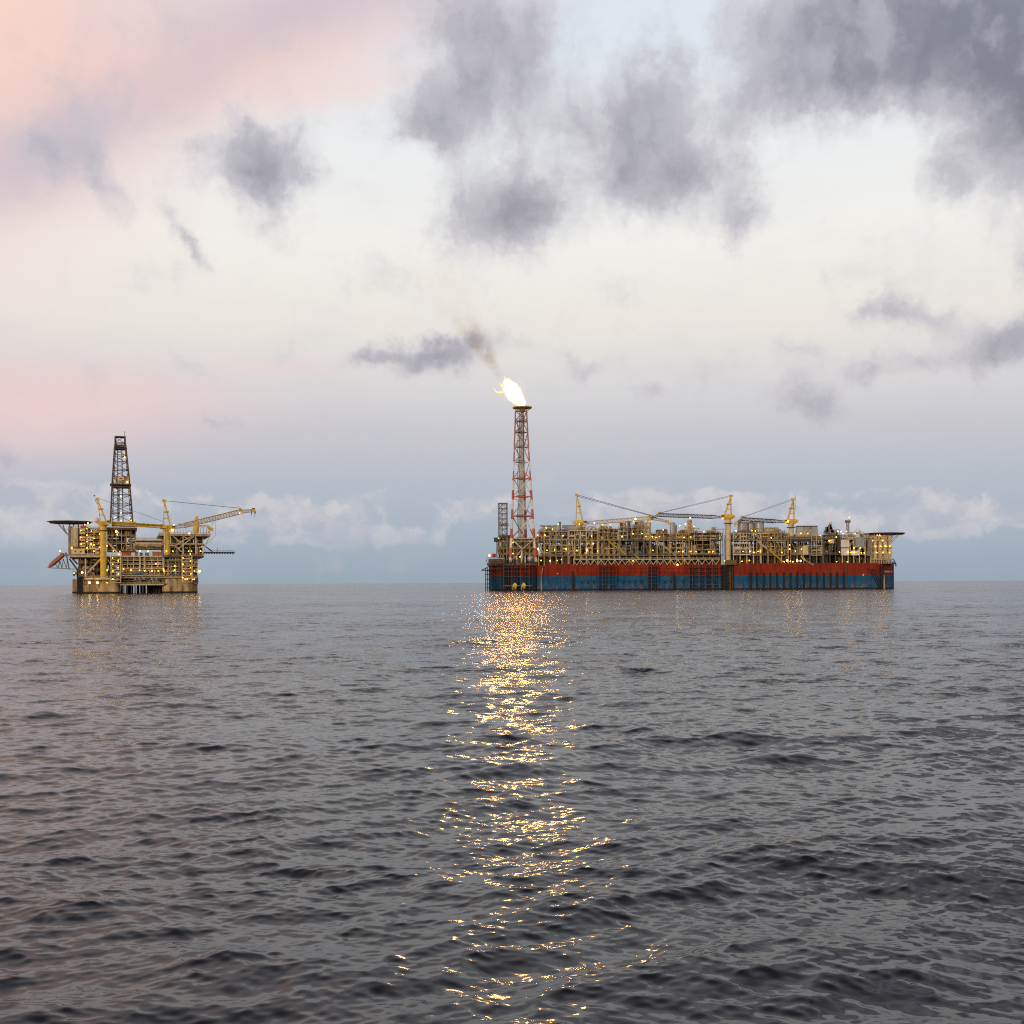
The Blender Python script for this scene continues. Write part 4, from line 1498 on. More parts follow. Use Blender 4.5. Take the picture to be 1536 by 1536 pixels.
ct = bpy.data.textures.new('flame_turbulence', 'CLOUDS')
ct.noise_scale = 3.2
ct.noise_depth = 3
dm = core.modifiers.new('ragged', 'DISPLACE')
dm.texture = ct
dm.strength = 4.2
dm.mid_level = .5
for sc_, pad, st_, col_, nm in ((1.15, 1.5, .75, (1, .42, .10), 0.42), (1.4, 1.8, .012, (1, .52, .2), .2), (1.8, 3.6, .0045, (1, .45, .22), .12)):
    fr2 = [r_ * sc_ + pad for r_ in frad]
    e0, e1 = Vector(fpath[0]), Vector(fpath[-1])
    pth = [e0 + (e0 - Vector(fpath[1])).normalized() * pad * .3] + fpath[1:-1] + [e1 + (e1 - Vector(fpath[-2])).normalized() * pad]
    g_ = tube(pth, fr2, 18, .10, 5).build('flame_fringe_halo', vol_flame(st_, col_, nm, .44 if st_ > .5 else .25, .62 if st_ > .5 else .7), fl, True)  # inner shell is flame edge, outer shells an added halo of glow
    g_m = g_.modifiers.new('smooth', 'SUBSURF')
    g_m.levels = 1
    g_m.render_levels = 1
wi = MB()
for pts_, w0 in (([(756, 583), (752, 584), (748, 584.5), (744, 582), (741.5, 577)], .75), ([(757, 577), (753, 573.5), (751, 569.5)], .6), ([(762, 568), (759, 564), (758.5, 560)], .9),
                 ([(767, 571), (767, 566), (765, 562)], .8), ([(774, 581), (775, 577), (774, 573)], .7), ([(771, 595), (766, 594), (762, 592)], .6), ([(780, 604), (775, 602.5), (770, 600)], .6)):
    q = [F(*p) for p in pts_]
    n_ = len(q) - 1
    for k, (a, b) in enumerate(zip(q[:-1], q[1:])):
        wi.bar(a, b, w0 * (1 - k / n_) + .08, 6, w0 * (1 - (k + 1) / n_) + .08)
wi.build('flame_wisp', emit('wisp_light', (1.0, .42, .10), 2.6), fl, True)

SMOKE0 = (U(757), SY + 14, V(757, 566))
spath = [(757, 567), (750, 556), (742, 545), (736, 533), (727, 520), (717, 503), (708, 485), (698, 462), (682, 438), (664, 415), (640, 390)]
srad = [3, 5.5, 8.5, 11, 14, 17, 20, 23, 26, 30, 28]
sp_ = [(U(a) - SMOKE0[0], k * 1.5, V(a, b) - SMOKE0[2]) for k, (a, b) in enumerate(spath)]
sm = tube(sp_, srad, 16, .15, 8)
mm = bpy.data.materials.new('smoke')
mm.use_nodes = True
N = NT(mm.node_tree)
pv = N.n('ShaderNodeVolumeAbsorption')
pv.inputs['Color'].default_value = (.62, .50, .36, 1)
pos = N.n('ShaderNodeTexCoord').outputs['Object']
x_, y_, z_ = N.sep(pos)
n1 = N.noise(pos, .085, 5, .6, .9).outputs['Fac']
fade = N.m('MULTIPLY', N.sm(z_, 4, 62, 1.0, 0.07), N.sm(z_, -3, 6))
# thin towards the edge of the plume: distance from its bent axis in the x-z plane
ax_ = N.m('MULTIPLY', N.m('POWER', N.m('MAXIMUM', z_, .01), .93), -.84)
rad = N.m('ADD', 3.6, N.m('MULTIPLY', N.m('MAXIMUM', z_, 0), .30))
off = N.m('DIVIDE', N.m('ABSOLUTE', N.m('SUBTRACT', x_, ax_)), rad)
edge = N.sm(off, .25, 1.05, 1, 0)
den = N.m('MULTIPLY', N.m('MULTIPLY', N.sm(n1, .38, .70), fade), edge)
N.put(pv.inputs['Density'], N.m('MULTIPLY', den, .07))
out = N.n('ShaderNodeOutputMaterial')
N.put(out.inputs['Volume'], pv.outputs[0])
so = sm.build('smoke', mm, None, True)
so.location = SMOKE0
tag(so, 'thin brown smoke drifting up and left from the gas flame', 'smoke', kind='stuff')

# ------------------------------------------------------------------ tension leg platform on the left
PY = 733.0
PS = PY / FPX
PTH = R(19.5)
PCX = (208 - 768) / FPX * PY
plat = empty('drilling_platform', (PCX, PY, 0))
plat.rotation_euler = (0, 0, PTH)
tag(plat, 'beige and yellow lamp-lit offshore drilling platform on thick columns with a dark derrick', 'oil platform')


def A(px, y=0.0):
    k = (px - 768) / FPX
    c, s_ = math.cos(PTH), math.sin(PTH)
    return (k * (PY + y * c) - PCX + y * s_) / (c - k * s_)


def B(px, py, y=0.0):
    return CAM_H - (py + (px - 768) * ROLL - 874) * (PY + A(px, y) * math.sin(PTH) + y * math.cos(PTH)) / FPX


def PW(x, y, z):
    return (PCX + x * math.cos(PTH) - y * math.sin(PTH), PY + x * math.sin(PTH) + y * math.cos(PTH), z)


def PB(name, x0, x1, y0, y1, top, bot, m, parent=None):
    return MB().box(A(x0), A(x1), y0, y1, B((x0 + x1) / 2, bot), B((x0 + x1) / 2, top)).build(name, M[m], parent or plat)


# columns: rounded-square, near pair and far pair
def column(cx, cy, w, zt):
    mb = MB()
    h, c = w / 2, w * .16
    lp = [(-h + c, -h), (h - c, -h), (h - c * .3, -h + c * .3), (h, -h + c), (h, h - c), (h - c, h), (-h + c, h), (-h, h - c), (-h, -h + c), (-h + c * .3, -h + c * .3)]
    vs = [(cx + x, cy + y, z) for z in (-5, 1.2, zt) for x, y in lp]
    n = len(lp)
    fs = [(k * n + i, k * n + (i + 1) % n, (k + 1) * n + (i + 1) % n, (k + 1) * n + i) for k in range(2) for i in range(n)]
    fs += [tuple(2 * n + i for i in range(n))]
    mb.add(vs, fs)
    for z in (1.4, 4.5, 8):
        mb.box(cx - h + c, cx + h - c, cy - h - .12, cy - h - .003, z, z + .22)
    col_ = mb.build('column', M['concrete'], plat)
    wb = MB()
    vs = [(cx + x * 1.006, cy + y * 1.006, z) for z in (-4, 1.15) for x, y in lp]
    wb.add(vs, [(i, (i + 1) % n, n + (i + 1) % n, n + i) for i in range(n)])
    wb.build('wet_band', M['black'], col_)
    return col_


cz = B(200, 868)
column((A(124) + A(181)) / 2, 13, A(181) - A(124), cz)
column((A(244) + A(297)) / 2, 13, A(297) - A(244), cz)
column(A(130), 62, 22, cz)
column(A(268), 62, 22, cz)
# dark riser rows between the columns
for px in (183, 186, 189.5, 196, 199, 203, 212, 214, 222, 224, 229, 232, 236, 240):
    MB().bar((A(px), 14 + (px % 5), -3), (A(px), 14 + (px % 5), B(px, 875.5)), rnd.choice([.4, .55, .7]), 7).build('riser', M['dark'], plat)
MB().box(A(224), A(243), 40, 46, -1, B(230, 875.5)).build('riser_shaft', M['dark'], plat)
for px in (208, 218, 193): MB().bar((A(px), 34, -3), (A(px), 34, B(px, 875.5)), 1.0, 8).build('riser', M['dark'], plat)
# left dark side risers / caissons hanging at the corner
for px, top in ((116.5, 855), (118, 850), (119.8, 838), (122, 836), (124, 836)):
    MB().bar((A(px), 6, -3), (A(px), 6, B(px, top)), .75, 7).build('caisson', M['black'], plat)
mb = MB()
mb.bar((A(110), 4, B(110, 860)), (A(126), 4, B(120, 860)), .8, 6)
mb.box(A(109), A(112), 3, 6, B(110, 864), B(110, 857))
mb.build('overboard_line', M['brown'], plat)


def pdeck(x0, x1, row, m='pale', y0=.5, y1=70, th=.9, rail=True, ribs=True):
    mb = MB().box(A(x0), A(x1), y0, y1, B((x0 + x1) / 2, row) - th, B((x0 + x1) / 2, row))
    z = B((x0 + x1) / 2, row)
    if rail:
        mb.rail([(A(x0), y0 + .1, z), (A(x1), y0 + .1, z)], 1.1, .075, 2)
    return mb.build('deck', M[m], plat)


rgp = random.Random(21)


def pblock(name, x0, x1, top, bot, nb, nl, seed, m='steel', depth=30, fill=.8, yf=1.2, back='brown', xbr=.35, pmat=('pale', 'grey')):
    """open steel storeys with equipment behind"""
    rg = random.Random(seed)
    X0, X1 = A(x0), A(x1)
    zb, zt = B((x0 + x1) / 2, bot), B((x0 + x1) / 2, top)
    fr = MB()
    xs = [X0 + (X1 - X0) * i / nb for i in range(nb + 1)]
    zs = [zb + (zt - zb) * i / nl for i in range(nl + 1)]
    for y in (yf, yf + depth * .5, yf + depth):
        for x in xs:
            fr.box(x - .25, x + .25, y - .25, y + .25, zb, zt)
        for z in zs:
            fr.box(X0 - .3, X1 + .3, y - .3, y + .3, z - .24, z + .2)
        for a, b in zip(zs[:-1], zs[1:]):
            for i in range(nb):
                if rg.random() < xbr:
                    p, q = (xs[i], y, a), (xs[i + 1], y, b)
                    if rg.random() < .5: p, q = (xs[i + 1], y, a), (xs[i], y, b)
                    fr.bar(p, q, .2, 4)
    root = fr.build(name, M[m], plat)
    bk = MB()
    for a, b in zip(zs[:-1], zs[1:]):
        x = X0
        while x < X1 - .5:
            w = rg.uniform(1.5, 4)
            if rg.random() < fill:
                bk.box(x, min(x + w, X1), yf + 5 + rg.uniform(0, 2), yf + 12, a + .2, a + (b - a) * rg.uniform(.6, .98))
            x += w
    bk.build('equipment_skid', M[back], root)
    fl_ = MB()
    for z in zs[1:-1]:
        fl_.box(X0, X1, yf + .3, yf + depth, z - .12, z + .1)
    fl_.build('floor_plate', M['olive'], root)
    p1, p2 = MB(), MB()
    for a, b in zip(zs[:-1], zs[1:]):
        for k in range(int((X1 - X0) / 1.5)):
            x = rg.uniform(X0, X1)
            y = yf + rg.uniform(.6, 4)
            t = (p1 if rg.random() < .5 else p2)
            if rg.random() < .5:
                t.bar((x, y, a), (x, y, b), rg.choice([.12, .2, .34]), 6)
            elif rg.random() < .6:
                z = rg.uniform(a + .4, b - .4)
                t.bar((x, y, z), (min(X1, x + rg.uniform(2, 9)), y, z), rg.choice([.14, .22, .35]), 6)
            else:
                w = rg.uniform(.8, 2.2)
                t.box(x, min(X1, x + w), y, y + 1.5, a + .2, a + .2 + (b - a) * rg.uniform(.2, .6))
        if rail_ok: p1.rail([(X0, yf - .5, a + .1), (X1, yf - .5, a + .1)], 1.1, .07, 2.2)
    p1.build('pipework', M[pmat[0]], root)
    p2.build('pipework', M[pmat[1]], root)
    for a, b in zip(zs[:-1], zs[1:]):
        for k in range(max(1, int((X1 - X0) / 9))):
            x = rg.uniform(X0 + 2, X1 - 2)
            H = (b - a)
            if rg.random() < .5:
                MB().vessel((x, yf + 3.4, a + H * .4), min(4, X1 - X0 - 2), min(1.3, H * .3)).build('vessel', M[rg.choice(['silver', 'pale', 'concrete'])], root, True)
            else:
                MB().box(x - 1.6, x + 1.6, yf + 2.6, yf + 5, a + .2, a + H * .75).build('cabinet', M[rg.choice(['pale', 'concrete', 'olive'])], root)
    return root


rail_ok = True
# hull-level cellar deck
pblock('cellar_deck', 126, 297, 866.5, 876.5, 26, 1, 31, 'brown', 50, .9, 2, 'dark')
pdeck(180, 246, 876, 'pale', 1.0, 60, .8)
pdeck(127, 165, 866.5, 'pale', -3.5, 50, 1.2)
pdeck(182, 297, 865, 'steel', .5, 60, 1.0)
# main body between cellar and main deck
pblock('lower_module', 118, 182, 836, 865, 7, 3, 32, 'brown', 50, .95, 2.2, 'dark', .3, ('steel', 'brown'))
pblock('process_module', 182, 246, 834, 853, 7, 3, 33, 'pale', 50, .95, 1.2, 'brown', .1)
pblock('lower_module', 182, 246, 855, 865, 9, 1, 34, 'steel', 50, .9, 1.2, 'brown', .2, ('concrete', 'grey'))
pblock('process_module', 247, 297, 834, 865, 6, 4, 35, 'pale', 50, .9, 1.2, 'brown', .25)
pdeck(103, 182, 833.5, 'pale', -.5, 70, 1.0)
pdeck(180, 250, 833.5, 'pale', -.5, 70, .9)
pdeck(244, 306, 833.5, 'brown', -.5, 70, 1.2)
# tanks along the middle walkway
PB('fuel_tank', 185, 199, 0, 2, 855.5, 861, 'concrete')
MB().vessel((A(207), .2, B(207, 859)), 5.5, 1.5).build('fuel_tank', M['blueish'], plat, True)
pdeck(182, 246, 862.5, 'pale', -.8, 4, .5)
# big pale portal frames of the middle module
mb = MB()
for x0, x1 in ((182, 211), (216, 246)):
    for px in (x0 + .8, x1 - .8):
        mb.bar((A(px), .3, B(px, 834)), (A(px), .3, B(px, 853)), .5, 6)
    mb.bar((A(x0), .3, B(x0, 835)), (A(x1), .3, B(x1, 835)), .5, 6)
mb.build('portal_frame', M['pale'], plat)
# yellow-trimmed gantry frame
mb = MB()
for px in (252.5, 269):
    mb.bar((A(px), -.2, B(px, 840)), (A(px), -.2, B(px, 863)), .55, 6)
for py in (841, 845.5, 861):
    mb.bar((A(250), -.2, B(260, py)), (A(271), -.2, B(260, py)), .3, 6)
mb.build('gantry_frame', M['concrete'], plat)
# stair towers
stair_tower(plat, A(166.5), A(181), B(170, 874), B(170, 834), 8, -4)
stair_tower(plat, A(273), A(287.5), B(280, 873), B(280, 833), 8, -4)

# accommodation on the left
pblock('accommodation_block', 103, 150, 790, 833, 5, 5, 36, 'steel', 40, .95, 3, 'brown', .15, ('pale', 'steel'))
mb = MB()
for k in range(5):
    mb.box(A(107 + k * 2.0), A(108.7 + k * 2.0), 1.6, 2.6, B(110, 820), B(110, 791.5))
mb.build('wall_cladding', M['pale'], plat)
PB('wall_cladding', 103, 106.5, 2, 30, 789, 832, 'grey')
PB('service_shaft', 117, 118.6, 1.5, 2.7, 785, 822, 'dark')
for a, b, c, d in ((119.5, 128, 792.5, 801), (119.5, 128, 804.5, 811), (119.5, 128, 814, 820), (107, 127, 823, 831), (143, 149, 822, 830), (130, 140, 805, 811), (134, 143, 817, 823)):
    o = PB('cabin', a, b, 1.8, 6, c, d, 'pale')
    mb = MB()
    for k in range(2):
        x = A(a + (b - a) * (.25 + .42 * k))
        z = B(a, (c + d) / 2)
        mb.box(x, x + .9, 1.7, 1.797, z - .5, z + .5)
    mb.build('window', M['dark'], o)
PB('deck_plant', 121, 130, 2, 6, 788, 791.5, 'red')
# helideck on the platform
hxc = (A(76, 14) + A(135, 14)) / 2
hz2 = B(105, 785.5, 14)
o = MB().lathe((hxc, 14, hz2), [(12.4, 0), (13.0, .8), (13.0, 1.2)], 8).build('helideck', M['dark'], plat)
MB().lathe((hxc, 14, hz2 + .7), [(13.1, 0), (14.6, .6), (14.6, .75)], 8).build('safety_net', M['grey'], o)
mb = MB()
for a, b in (((86, 785), (101, 802)), ((93, 785), (97, 797)), ((88, 785), (101, 800))):
    for y in (8, 20):
        mb.bar((A(a[0]), y, B(a[0], a[1])), (A(b[0]), y, B(b[0], b[1])), .18, 5)
mb.bar((A(94), 8, B(94, 794)), (A(103), 8, B(103, 794)), .18, 5)
for px in (104, 110, 117, 125): mb.bar((A(px), 8, B(px, 790)), (A(px), 8, hz2), .35, 5)
mb.build('helideck_support', M['grey'], o)
# boat ramp frame
mb = MB()
for y in (4, 9):
    mb.bar((A(71.5, 6), y, B(72, 851.3)), (A(112, 6), y, B(112, 853.5)), .22, 5)
    mb.bar((A(99, 6), y, B(99, 828)), (A(104, 6), y, B(104, 854)), .3, 5)
    q = [(83, 845.5), (87, 852), (90, 841), (93, 852.6), (95, 838), (100, 853), (101, 836), (104, 853)]
    for a, b in zip(q[:-1], q[1:]):
        mb.bar((A(a[0], 6), y, B(*a)), (A(b[0], 6), y, B(*b)), .14, 4)
mb.bar((A(72, 6), 4, B(72, 851.3)), (A(72, 6), 9, B(72, 851.3)), .2, 5)
for y in (4, 9):
    mb.bar((A(74, 6), y, B(74, 850.5)), (A(99, 6), y, B(99, 829.5)), .22, 4)
mb.box(A(97, 6), A(104, 6), 3, 10, B(100, 834), B(100, 831))
mb.build('launch_ramp', M['grey'], plat)
for a, b in (((104, 838), (118, 858)), ((107, 836), (116, 846))):
    MB().bar((A(a[0]), 4, B(*a)), (A(b[0]), 4, B(*b)), .5, 6).build('knee_brace', M['dark'], plat)

# freefall lifeboat: its own thing on the ramp
boat = empty('lifeboat', PW(A(85, 6.5), 6.5, B(85, 840.3)))
boat.rotation_euler = (0, 0, PTH)
tag(boat, 'orange enclosed lifeboat tilted nose-down on the ramp at the platform left edge', 'lifeboat')
ang = math.atan2(B(73, 850) - B(97, 830), A(73) - A(97))
L = 13.2
secs = [(-6.6, .5, .6), (-6.1, 1.1, 1.3), (-4.5, 1.45, 1.7), (0, 1.6, 1.9), (3.5, 1.5, 1.8), (5.4, 1.0, 1.3), (6.6, .2, .3)]
vs, fs = [], []
nn = 12
for s_, w_, h_ in secs:
    for i in range(nn):
        t = 2 * math.pi * i / nn
        c_, s2 = math.cos(t), math.sin(t)
        yy, zz = w_ * math.copysign(abs(c_) ** .7, c_), h_ * .85 * math.copysign(abs(s2) ** .7, s2)
        vs.append((s_ * math.cos(ang) - zz * math.sin(ang), yy, s_ * math.sin(ang) + zz * math.cos(ang)))
for k in range(len(secs) - 1):
    for i in range(nn):
        j = (i + 1) % nn
        fs.append((k * nn + i, k * nn + j, (k + 1) * nn + j, (k + 1) * nn + i))
fs += [tuple(range(nn - 1, -1, -1)), tuple(range((len(secs) - 1) * nn, len(secs) * nn))]
mbh = MB(); mbh.add(vs, fs)
bh = mbh.build('boat_hull', M['orange'], boat, True)
mb = MB()
cxx, czz = -4.3 * math.cos(ang), -4.3 * math.sin(ang)
mb.box(cxx - .8, cxx + .8, -.8, .8, czz + .6, czz + 2.1)
mb.build('coxswain_cupola', M['orange'], boat)
for y in (-1.62, 1.62):
    MB().bar((-5 * math.cos(ang), y, -5 * math.sin(ang) - .1), (4.2 * math.cos(ang), y, 4.2 * math.sin(ang) - .1), .12, 5).build('rubbing_strake', M['grey'], boat)

# crane 1 with tall yellow pedestal from low deck
cr1 = crane(plat, A(155.3), B(155, 866.5), -1.5, B(155, 788), B(147, 750), A(147), (A(247), B(247, 790)), 1, 1.95, 'yellow', 'yellow', 2.0, None, False, root_dx=4.5, lat_seg=18, head=.8)
mb = MB().lathe((A(155.3), -1.5, B(155, 797)), [(2.3, 0), (2.3, .7)], 14)
mb.build('pedestal_collar', M['dark'], cr1)
MB().box(A(168), A(205), -.9, 2.4, B(185, 790), B(185, 782.5)).build('boom_rest_box', M['concrete'], plat)
MB().box(A(205), A(246), -.4, 1.2, B(225, 789.5), B(225, 786)).build('catwalk', M['brown'], plat)
mb = MB()
mb.bar((A(160), -1, B(160, 811)), (A(178), .5, B(178, 831)), .55, 6)
mb.bar((A(151), -1, B(151, 839)), (A(129), 1.5, B(129, 862)), .6, 6)
mb.bar((A(160), -1, B(160, 838)), (A(166), .5, B(166, 846)), .4, 6)
mb.bar((A(128.5), .2, B(128, 838)), (A(128.5), .2, B(128, 865)), .45, 6)
mb.build('diagonal_brace', M['pale'], plat)
mb = MB()
mb.bar((A(147.5), -1, B(147, 757)), (A(143), -1, B(143, 750)), .16, 4)
mb.box(A(141), A(143.5), -1.2, -.8, B(142, 744.5), B(142, 743))
mb.bar((A(143), -1, B(143, 750)), (A(142.5), -1, B(142, 744)), .1, 4)
mb.build('wind_vane', M['dark'], plat)
MB().sphere((A(145.2, 3), 3, B(145, 780)), 1.9, 16, 10).build('satellite_dome', M['white'], plat, True)

# crane 2: long boom out to the right
cr2 = crane(plat, A(251), B(251, 833), 1.5, B(251, 795), B(247, 752), A(247), (A(381), B(381, 765.5)), 1, 2.0, 'yellow', 'boom', 2.9, (A(361), B(361, 767.5)), False, root_dx=4.5, lat_seg=20, head=1.0)
w = MB()
for dy in (-.7, .7):
    w.bar((A(248), 1.5 + dy, B(248, 751)), (A(361), 1.5 + dy, B(361, 762)), .09, 4)
    w.bar((A(150), dy, B(150, 748)), (A(247), dy, B(247, 783)), .06, 4)
w.build('luffing_wire', M['wire'], plat)
mb = MB()
mb.box(A(379), A(383.5), .6, 2.4, B(380, 767), B(380, 762))
mb.bar((A(378), 1.5, B(378, 764)), (A(378), 1.5, B(378, 772.5)), .25, 5)
mb.bar((A(382.5), 1.5, B(382, 766)), (A(382.5), 1.5, B(382, 775)), .1, 4)
mb.build('hook_block', M['dark'], cr2)
# small crane 3
mb = MB().lathe((A(294.5), .5, B(294, 800)), [(1.6, 0), (1.6, 4), (1.3, 5)], 12)
cr3 = mb.build('crane', M['yellow'], plat)
mb = MB()
mb.bar((A(290.5), .5, B(290, 796)), (A(296), .5, B(296, 774)), .55, 5)
mb.bar((A(298), .5, B(298, 797)), (A(296.5), .5, B(296, 774)), .6, 5)
mb.bar((A(290), .5, B(290, 786)), (A(295.5), .5, B(295, 774)), .5, 5)
mb.box(A(290), A(298), -.4, 1.6, B(294, 790), B(294, 784))
mb.build('a_frame', M['yellow'], cr3)
mb = MB()
mb.lattice((A(298), .5, B(298, 789)), (A(313), .5, B(313, 789)), 1.2, .16, 5, .1)
mb.lattice((A(266), .5, B(266, 787)), (A(290), .5, B(290, 787)), 1.2, .16, 6, .1)
mb.build('boom', M['pale'], cr3)
mb = MB().bar((A(312), .5, B(312, 790)), (A(320), .5, B(320, 795)), 1.1, 6)
mb.bar((A(314), .5, B(314, 793)), (A(314), .5, B(314, 800)), .5, 5)
mb.build('sheave_head', M['yellow'], cr3)
w = MB()
w.path([(A(323.5), .5, B(323, 778)), (A(323.8), .5, B(323, 803)), (A(318), .5, B(318, 809)), (A(308), .5, B(308, 818))], .12, 4)
w.path([(A(323), .5, B(323, 778)), (A(317.5), .5, B(317, 790))], .1, 4)
w.build('loading_hose', M['steel'], plat)

# upper right block: braced, tapering
ub = pblock('upper_module', 246, 305, 801, 833, 6, 2, 37, 'steel', 45, .92, 2.5, 'brown', .2, ('steel', 'brown'))
pdeck(239, 316, 800.5, 'steel', -.6, 60, 1.6)
mb = MB()
for a, b in (((258, 802), (270, 813)), ((270, 813), (292, 803)), ((293, 803), (268, 823)), ((272, 802), (283, 809)), ((255, 818), (263, 819)), ((263, 819), (273, 828)), ((257, 816), (308, 816)), ((316, 801), (309, 817)), ((309, 817), (303, 833)),
             ((256, 803), (256, 816)), ((275, 804), (275, 833)), ((294, 804), (294, 833)), ((263, 819), (278, 809))):
    mb.bar((A(a[0]), .3, B(*a)), (A(b[0]), .3, B(*b)), .36, 6)
mb.build('truss_bracing', M['pale'], plat)
MB().bar((A(247.8), -.4, B(247, 795)), (A(247.8), -.4, B(247, 833)), .55, 6).build('stanchion', M['pale'], plat)
mb = MB()
for k in range(12):
    px = 262 + k * 4.4
    mb.bar((A(px), 1, B(px, 800.5)), (A(px), 1, B(px, rgp.uniform(791, 796))), .16, 4)
mb.build('pipe_post', M['dark'], plat)
# bridge landing to the right
mb = MB()
mb.box(A(304), A(353.5), 6, 8.5, B(330, 829.3), B(330, 827.6))
mb.rail([(A(304), 6.1, B(330, 827.6)), (A(353), 6.1, B(330, 827.6))], 1.2, .07, 2.4)
for k in range(12):
    x = A(306 + k * 4)
    mb.box(x, x + .9, 6.2, 8.2, B(330, 830.6), B(330, 829.3))
mb.bar((A(301), 7, B(301, 813)), (A(320), 7, B(320, 827)), .4, 5)
mb.bar((A(327.5), 7, B(327, 827)), (A(327.5), 7, B(327, 821)), .15, 4)
mb.build('flare_gangway', M['black'], plat)

# drill floor and derrick
pblock('drill_substructure', 161, 204, 792, 826, 6, 3, 38, 'steel', 30, .9, 4, 'dark', .4, ('steel', 'brown'))
pdeck(160, 206, 791, 'brown', 1.0, 40, 1.4)
mb = MB()
mb.box(A(200), A(246), 3, 30, B(222, 811.5), B(222, 809.5))
mb.box(A(200), A(246), 3, 30, B(222, 823), B(222, 815))
mb.rail([(A(203), 3, B(222, 809.5)), (A(243), 3, B(222, 809.5))], 1.3, .14, 1.2)
mb.build('pipe_deck', M['steel'], plat)
mb = MB()
for k in range(7):
    px = 203 + k * 6.5
    mb.box(A(px), A(px + 4.5), 2, 2.9, B(px, 822), B(px, 818 + (k % 3)))
mb.build('pipe_bundle', M['brown'], plat)
MB().box(A(203), A(246), 2.4, 2.95, B(222, 814.6), B(222, 813.6)).build('pipe_bundle', M['white'], plat)

der = empty('derrick', (0, 0, 0), plat)
dz0, dz1 = B(183, 782, 16), B(183, 655.5, 16)
def dleg(sx, sy, z):
    t = (z - dz0) / (dz1 - dz0)
    if t < .45: hx = 16.0 - (16.0 - 12.6) * t / .45
    else: hx = 12.6 - (12.6 - 6.9) * (t - .45) / .55 if t < .86 else 7.2
    hx = hx / 2 * 1.0 * PS * 2 / 1.0
    hx = hx if True else 0
    cx = A(183 - 1.8 * t, 16)
    return Vector((cx + sx * hx, 16 + sy * hx, z))


dzr = [dz0 + (dz1 - dz0) * t for t in (0, .1, .2, .31, .42, .52, .61, .70, .78, .86, .93, 1.0)]
mb = MB()
for sx, sy, sx2, sy2 in ((-1, -1, 1, -1), (1, -1, 1, 1), (1, 1, -1, 1), (-1, 1, -1, -1)):
    for a, b in zip(dzr[:-1], dzr[1:]):
        mb.bar(dleg(sx, sy, a), dleg(sx2, sy2, b), .17, 4)
        mb.bar(dleg(sx, sy, b), dleg(sx2, sy2, b), .22, 4)
mb.build('bracing', M['dark'], der)
for sx, sy in ((-1, -1), (1, -1), (1, 1), (-1, 1)):
    mb = MB()
    for a, b in zip(dzr[:-1], dzr[1:]):
        mb.bar(dleg(sx, sy, a), dleg(sx, sy, b), .48, 5)
        p, q = dleg(sx * .8, sy, a), dleg(sx * .8, sy, b)
        mb.bar(p, q, .2, 4)
        mb.bar(dleg(sx * .8, sy, a), dleg(sx, sy, b), .14, 4)
    mb.build('leg', M['brown'], der)
mb = MB()
for d in (-2.4, .9):
    mb.bar((A(183, 13) + d, 15, dz0), (A(182, 13) + d * .8, 15, dz1 - 8), .3, 5)
mb.bar((A(179, 13) , 12, dz0), (A(179.5, 13), 12, dz0 + 28), .35, 5)
for k in range(10): mb.bar((A(175.5, 13), 9, dz0 + 2 + k * 2.4), (A(179.3, 13), 9, dz0 + 3 + k * 2.4), .13, 4)
mb.build('guide_rail', M['dark'], der)
def ring(z0, z1, hx, m, name):
    cx = A(181.6, 16)
    return MB().box(cx - hx, cx + hx, 16 - hx, 16 + hx, z0, z1).build(name, M[m], der)
ring(B(182, 728.4, 14), B(182, 726.4, 14), 6.7, 'dark', 'belt_platform')
ring(B(182, 731.6, 14), B(182, 729.6, 14), 5.7, 'brown', 'belt_platform')
ring(B(182, 674, 14), B(182, 672, 14), 4.2, 'dark', 'crown_platform')
ring(B(182, 670.8, 14), B(182, 667, 14), 3.2, 'olive', 'crown_block_house')
ring(B(182, 655.8, 14), B(182, 654.6, 14), 3.5, 'dark', 'crown_frame')
MB().bar((A(188, 13), 13, B(188, 672, 14)), (A(188.2, 13), 13, B(188, 647, 14)), .22, 4).build('whip_antenna', M['dark'], der)
bd = MB().box(A(174, 13), A(194, 13), 9.6, 9.9, B(184, 726, 14), B(184, 715, 14)).build('sign_board', M['concrete'], der)
# oval emblem on the board
mb = MB()
def ellipse(mb_, cx, cz_, rx, rz, y0, y1, n=20):
    vs = [(cx + rx * math.cos(2 * math.pi * i / n), y, cz_ + rz * math.sin(2 * math.pi * i / n)) for y in (y0, y1) for i in range(n)]
    mb_.add(vs, [tuple(range(n)), tuple(range(2 * n - 1, n - 1, -1))] + [(i, n + i, n + (i + 1) % n, (i + 1) % n) for i in range(n)])
ellipse(mb, A(182, 13), B(182, 718.6, 14), 2.1, 1.35, 9.5, 9.597)
mb.build('emblem', M['white'], bd)
mb = MB(); ellipse(mb, A(182, 13), B(182, 718.6, 14), 1.25, .6, 9.42, 9.49)
mb.build('emblem_centre', M['logo_red'], bd)
MB().box(A(180, 13), A(187.5, 13), 9.3, 9.55, B(184, 726, 14), B(184, 722.5, 14)).build('window_panel', M['grey'], bd)

